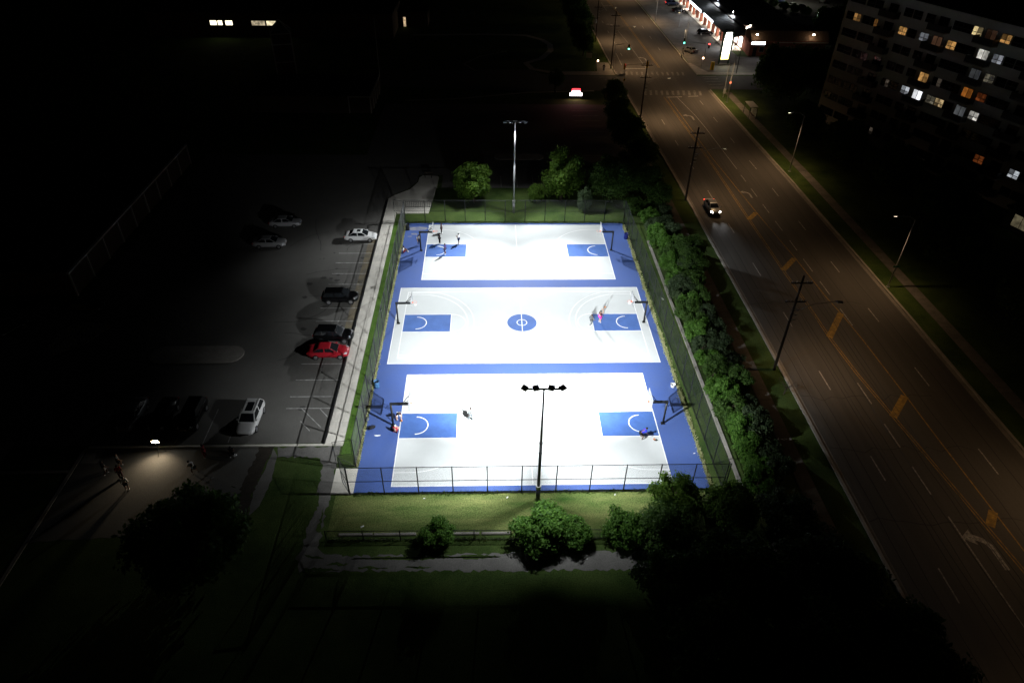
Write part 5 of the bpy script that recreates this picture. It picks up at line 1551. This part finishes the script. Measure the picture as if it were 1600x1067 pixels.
# ------------------------------------------------------------------ apartment block
def apartment():
    ang = math.atan2(-0.93969, 0.34202)
    b = thing('apartment_block', 'pale eight storey apartment block with balconies and some lit windows', 'building', (68.44, 60.18, 0), ang)
    S0, S1, Hh, st = -12.8, 52.0, 24.6, 2.95
    obj('wall', MB().box(S0, S1, 0, 15, 0, Hh), M_BEIGE, b)
    obj('parapet', MB().box(S0 - .15, S1 + .15, -.15, .25, Hh, Hh + .5), M_BEIGE, b)
    obj('roof', MB().box(S0, S1, .3, 15, Hh, Hh + .06), M_ROOF, b)
    lit = {(-9.4, 1): 'or', (-5.3, 1): 'or2', (1.3, 1): 'or', (5.9, 1): 'gr', (8.6, 1): 'br', (11.4, 1): 'or', (14.4, 0): 'ye', (17.4, 0): 'br', (20.0, 0): 'or', (17.4, 1): 'wh2', (20.0, 1): 'gr',
           (17.4, 2): 'dim', (20.0, 2): 'dim2', (8.6, 3): 'or', (11.4, 3): 'sl', (5.9, 4): 'gr2', (8.6, 4): 'wh', (11.4, 4): 'dim2', (13.2, 4): 'ye2', (17.4, 3): 'or3', (20.0, 3): 'rd', (17.4, 4): 'dim', (20.0, 4): 'wh2',
           (23.8, 6): 'rd', (30.2, 6): 'gr2', (4.6, 0): 'bl', (1.3, 4): 'sl', (1.3, 7): 'sl'}
    G = {'or': glow('win_orange', (1.0, 0.52, 0.16), 0.341, .6), 'or2': glow('win_orange_dim', (1.0, 0.45, 0.12), 0.074, .8), 'or3': glow('win_deep_orange', (1.0, 0.32, 0.05), 0.205, .4), 'gr': glow('win_grey', (0.85, 0.9, 1.0), 0.205, .5), 'gr2': glow('win_grey_bright', (0.86, 0.92, 1.0), 0.465, .4),
         'br': glow('win_brown', (1.0, 0.5, 0.28), 0.043, .4), 'ye': glow('win_yellow', (1.0, 0.78, 0.38), 0.589, .35), 'ye2': glow('win_pale_yellow', (1.0, 0.72, 0.36), 0.372, .7), 'wh': glow('win_white', (0.95, 0.96, 1.0), 1.364, .2), 'wh2': glow('win_white_warm', (1.0, 0.97, 0.88), 0.589, .45),
         'dim': glow('win_dim', (0.8, 0.85, 0.9), 0.068, .4), 'dim2': glow('win_dim_warm', (1.0, 0.9, 0.65), 0.081, .8), 'sl': glow('win_faint', (1.0, 0.8, 0.6), 0.037, .9), 'rd': glow('win_red', (1.0, 0.25, 0.06), 0.087, .7), 'bl': glow('win_blue', (0.1, 0.25, 1.0), 0.062, .6)}
    balc = [-2.0, 8.6, 17.4, 27.0, 36.0, 45.0]
    wins = [-11.2, -9.4, -7.2, -5.3, 1.3, 3.3, 4.6 + 1.3, 11.4, 13.2, 14.4 + .6, 20.0, 22.0, 23.9, 30.2, 32.2, 33.6, 39, 41, 42.4, 48, 50]
    def frame(w, h, door=False):
        mb = MB()
        t = .05
        mb.box(-w / 2, w / 2, -.10, .0, -h / 2, -h / 2 + t).box(-w / 2, w / 2, -.10, .0, h / 2 - t, h / 2)
        mb.box(-w / 2, -w / 2 + t, -.097, .0, -h / 2 + t, h / 2 - t).box(w / 2 - t, w / 2, -.097, .0, -h / 2 + t, h / 2 - t)
        mb.box(-.03, .03, -.094, .0, -h / 2 + t, h / 2 - t)
        if not door:
            mb.box(-w / 2 + t, -.03, -.09, 0, -h * .12 - .03, -h * .12 + .03).box(.03, w / 2 - t, -.09, 0, -h * .12 - .03, -h * .12 + .03)
        me = mb.mesh('window_frame')
        me.materials.append(M_BLACK)
        return me
    fw, fd = frame(1.75, 1.35), frame(1.9, 2.0, True)
    pw = MB().box(-.40, .40, -.045, -.02, -.24, .24)
    pt = pw.mesh('pane')
    pl = MB().box(-.40, .40, -.045, -.02, -.38, .38).mesh('pane')
    pd = MB().box(-.44, .44, -.045, -.02, -.93, .93).mesh('pane')
    cache = {}
    wr = random.Random(17)
    def pm(me, key, u=1.0):
        "pane mesh with its light; curtains make about a third of the lit panes dimmer"
        d = 0 if not key or u > .42 else (1 if u > .14 else 2)
        k = (me.name, key, d)
        if k not in cache:
            c = me.copy()
            mt = G[key] if key else M_WGLASS
            if d:
                nm = mt.name + ('_curtain' if d == 1 else '_blind')
                if nm not in MATS:
                    mt2 = mt.copy()
                    mt2.name = nm
                    for n in mt2.node_tree.nodes:
                        if n.type == 'MAP_RANGE':
                            n.inputs[3].default_value *= (.5 if d == 1 else .16)
                            n.inputs[4].default_value *= (.5 if d == 1 else .16)
                    MATS[nm] = mt2
                mt = MATS[nm]
            c.materials.append(mt)
            cache[k] = c
        return cache[k]
    keys = list(lit)
    for fl in range(8):
        z = 23.1 - fl * st
        obj('slab_edge', MB().box(S0 - .05, S1 + .05, -.04, 0, z - 1.62, z - 1.42), M_BEIGE, b)
        for s in wins:
            near = [k for k in keys if k[1] == fl and abs(k[0] - s) < .75]
            key = lit[near[0]] if near else None
            f = obj('window', fw, None, b, (s, -.01, z))
            for dx in (-.425, .425):
                kk = key
                if key in ('or2', 'sl') and dx < 0:
                    kk = None
                for me_, dz in ((pl, .27), (pt, -.415)):
                    obj('pane', pm(me_, kk, wr.random()), None, f, (dx, 0, dz))
        for s in balc:
            near = [k for k in keys if k[1] == fl and abs(k[0] - s) < .6]
            key = lit[near[0]] if near else None
            f = obj('balcony_door', fd, None, b, (s, -.01, z - .25))
            for dx in (-.46, .46):
                obj('pane', pm(pd, key, wr.random()), None, f, (dx, 0, 0))
            bal = obj('balcony', MB().box(-1.75, 1.75, -1.5, -.05, -.08, .08), M_CONC2, b, (s, 0, z - 1.40))
            rail = MB().box(-1.75, 1.75, -1.5, -1.46, .08, 1.1).box(-1.75, -1.71, -1.459, -.05, .08, 1.1).box(1.71, 1.75, -1.459, -.05, .08, 1.1)
            obj('balcony_panel', rail, M_BLACK, bal)
            if key in ('wh', 'wh2', 'or', 'or3'):
                pass
apartment()
t = thing('entrance_pavilion', 'small low entrance pavilion with a dim yellow window beside the apartment block', 'building', (75.8, 22.6, 0), math.atan2(-0.93969, 0.34202))
obj('wall', MB().box(-2.5, 4, 0, 4, 0, 3.2), M_BEIGE, t)
obj('roof', MB().box(-2.8, 4.3, -.4, 4.2, 3.2, 3.45), M_ROOF, t)
f = obj('window', MB().box(-1.3, 1.5, -.06, 0, .7, 2.7), M_BLACK, t)
for x in (-1.2, .15):
    obj('pane', MB().box(x, x + 1.25, -.08, -.062, .8, 2.6), glow('lobby_dim', (1.0, 0.85, 0.5), 0.07, .5), f)

# ------------------------------------------------------------------ school buildings left of the lot
t = thing('school_wing', 'dark school wing with a pale roof edge and pilasters along the parking lot', 'building', (-56.0, 6.3, 0))
obj('wall', MB().box(-24, 0, 0, 41.6, 0, 3.3), M_SCHOOL, t)
obj('roof', MB().box(-24, -.2, .2, 41.4, 3.3, 3.36), M_ROOF, t)
obj('roof_edge', MB().box(-.2, .14, -.14, 41.74, 3.18, 3.42), M_WHITE, t)
for k in range(10):
    obj('pilaster', MB().box(0.0, .16, k * 4.6 - .12, k * 4.6 + .12, 0, 3.17), M_WHITE, t)
t = thing('school_hall', 'dark low school building with white roof edges behind the lot', 'building', (-32.6, 74.0, 0))
obj('wall', MB().box(-20, 4.6, 0, 15, 0, 3.3), M_SCHOOL, t)
obj('roof', MB().box(-20, 4.4, .2, 15, 3.3, 3.36), M_ROOF, t)
obj('roof_edge', MB().box(0, 4.75, -.14, .14, 3.2, 3.4), M_WHITE, t)
obj('roof_edge', MB().box(4.45, 4.74, .15, 15, 3.2, 3.4), M_WHITE, t)
for x in (.1, 4.5):
    obj('pilaster', MB().box(x - .1, x + .1, -.16, 0, 0, 3.2), M_WHITE, t)
for y in (3, 6, 9, 12):
    obj('pilaster', MB().box(4.6, 4.76, y - .1, y + .1, 0, 3.2), M_WHITE, t)
t = thing('school_tower', 'faint square tower with white edges and a pyramid cap', 'building', (-50.5, 97.5, 0), 0.25)
obj('shaft', MB().box(-2.1, 2.1, -2.1, 2.1, 0, 10), M_SCHOOL, t)
for x in (-2.1, 2.1):
    for y in (-2.1, 2.1):
        obj('edge_trim', MB().box(x - .12, x + .12, y - .12, y + .12, 0, 10), M_WHITE, t)
for z in (4.0, 7.8, 10.0):
    obj('band', MB().box(-2.25, 2.25, -2.25, 2.25, z, z + .15), M_WHITE, t)
obj('cap', MB().add([(-2.2, -2.2, 10.15), (2.2, -2.2, 10.15), (2.2, 2.2, 10.15), (-2.2, 2.2, 10.15), (0, 0, 12.6)], [(0, 1, 4), (1, 2, 4), (2, 3, 4), (3, 0, 4), (3, 2, 1, 0)]), M_ROOF, t)
for x in (-2.2, 2.2):
    for y in (-2.2, 2.2):
        obj('hip_trim', MB().tube((x, y, 10.2), (0, 0, 12.65), .08, .08, 5), M_WHITE, t)
t = thing('school_block', 'far dark school block with a short row of lit windows', 'building', (-96, 134, 0))
obj('wall', MB().box(0, 66, 0, 20, 0, 6), M_SCHOOL, t)
obj('roof', MB().box(0, 66, .2, 20, 6.0, 6.1), M_ROOF, t)
obj('roof_edge', MB().box(-.2, 66.2, -.15, .15, 5.95, 6.2), M_SCHOOL, t)
WL = glow('class_bright', (1.0, 0.90, 0.62), 2.2, .25)
WD = glow('class_dim', (1.0, 0.84, 0.55), 0.42, .6)
for x0, x1, mt in ((16.8, 18.7, WL), (18.85, 20.2, WL), (20.9, 22.9, WL), (27.9, 31.6, WD), (31.9, 36.0, glow('class_mid', (1.0, 0.86, 0.55), 0.9, .45))):
    f = obj('window', MB().box(x0, x1, -.06, 0, 3.0, 4.3), M_BLACK, t)
    n = 2 if x1 - x0 > 3 else 1
    w = (x1 - x0 - .1) / n
    for k in range(n):
        obj('pane', MB().box(x0 + .05 + k * w + .02, x0 + .05 + (k + 1) * w - .02, -.08, -.062, 3.08, 4.22), mt, f)
t = thing('school_flagpole', 'faint thin flagpole beside the low school building', 'flagpole', (-29.6, 99.5, 0))
obj('pole', MB().tube((0, 0, 0), (0, 0, 12.5), .09, .05, 8), M_WHITE, t)
obj('finial', MB().sphere((0, 0, 12.6), .12), M_WHITE, t)
t = thing('school_entrance', 'school entrance with a lit doorway slot', 'building', (-30.5, 147, 0))
obj('wall', MB().box(0, 9, 0, 8, 0, 4.2), M_SCHOOL, t)
obj('roof', MB().box(-.3, 9.3, -.3, 8.3, 4.2, 4.4), M_ROOF, t)
obj('door', MB().box(1.9, 2.8, -.05, 0, 0, 2.8), M_BLACK, t)
obj('door_glass', MB().box(2.0, 2.7, -.08, -.052, .2, 2.7), glow('door_warm', (1.0, 0.72, 0.42), 0.7, .6), t)
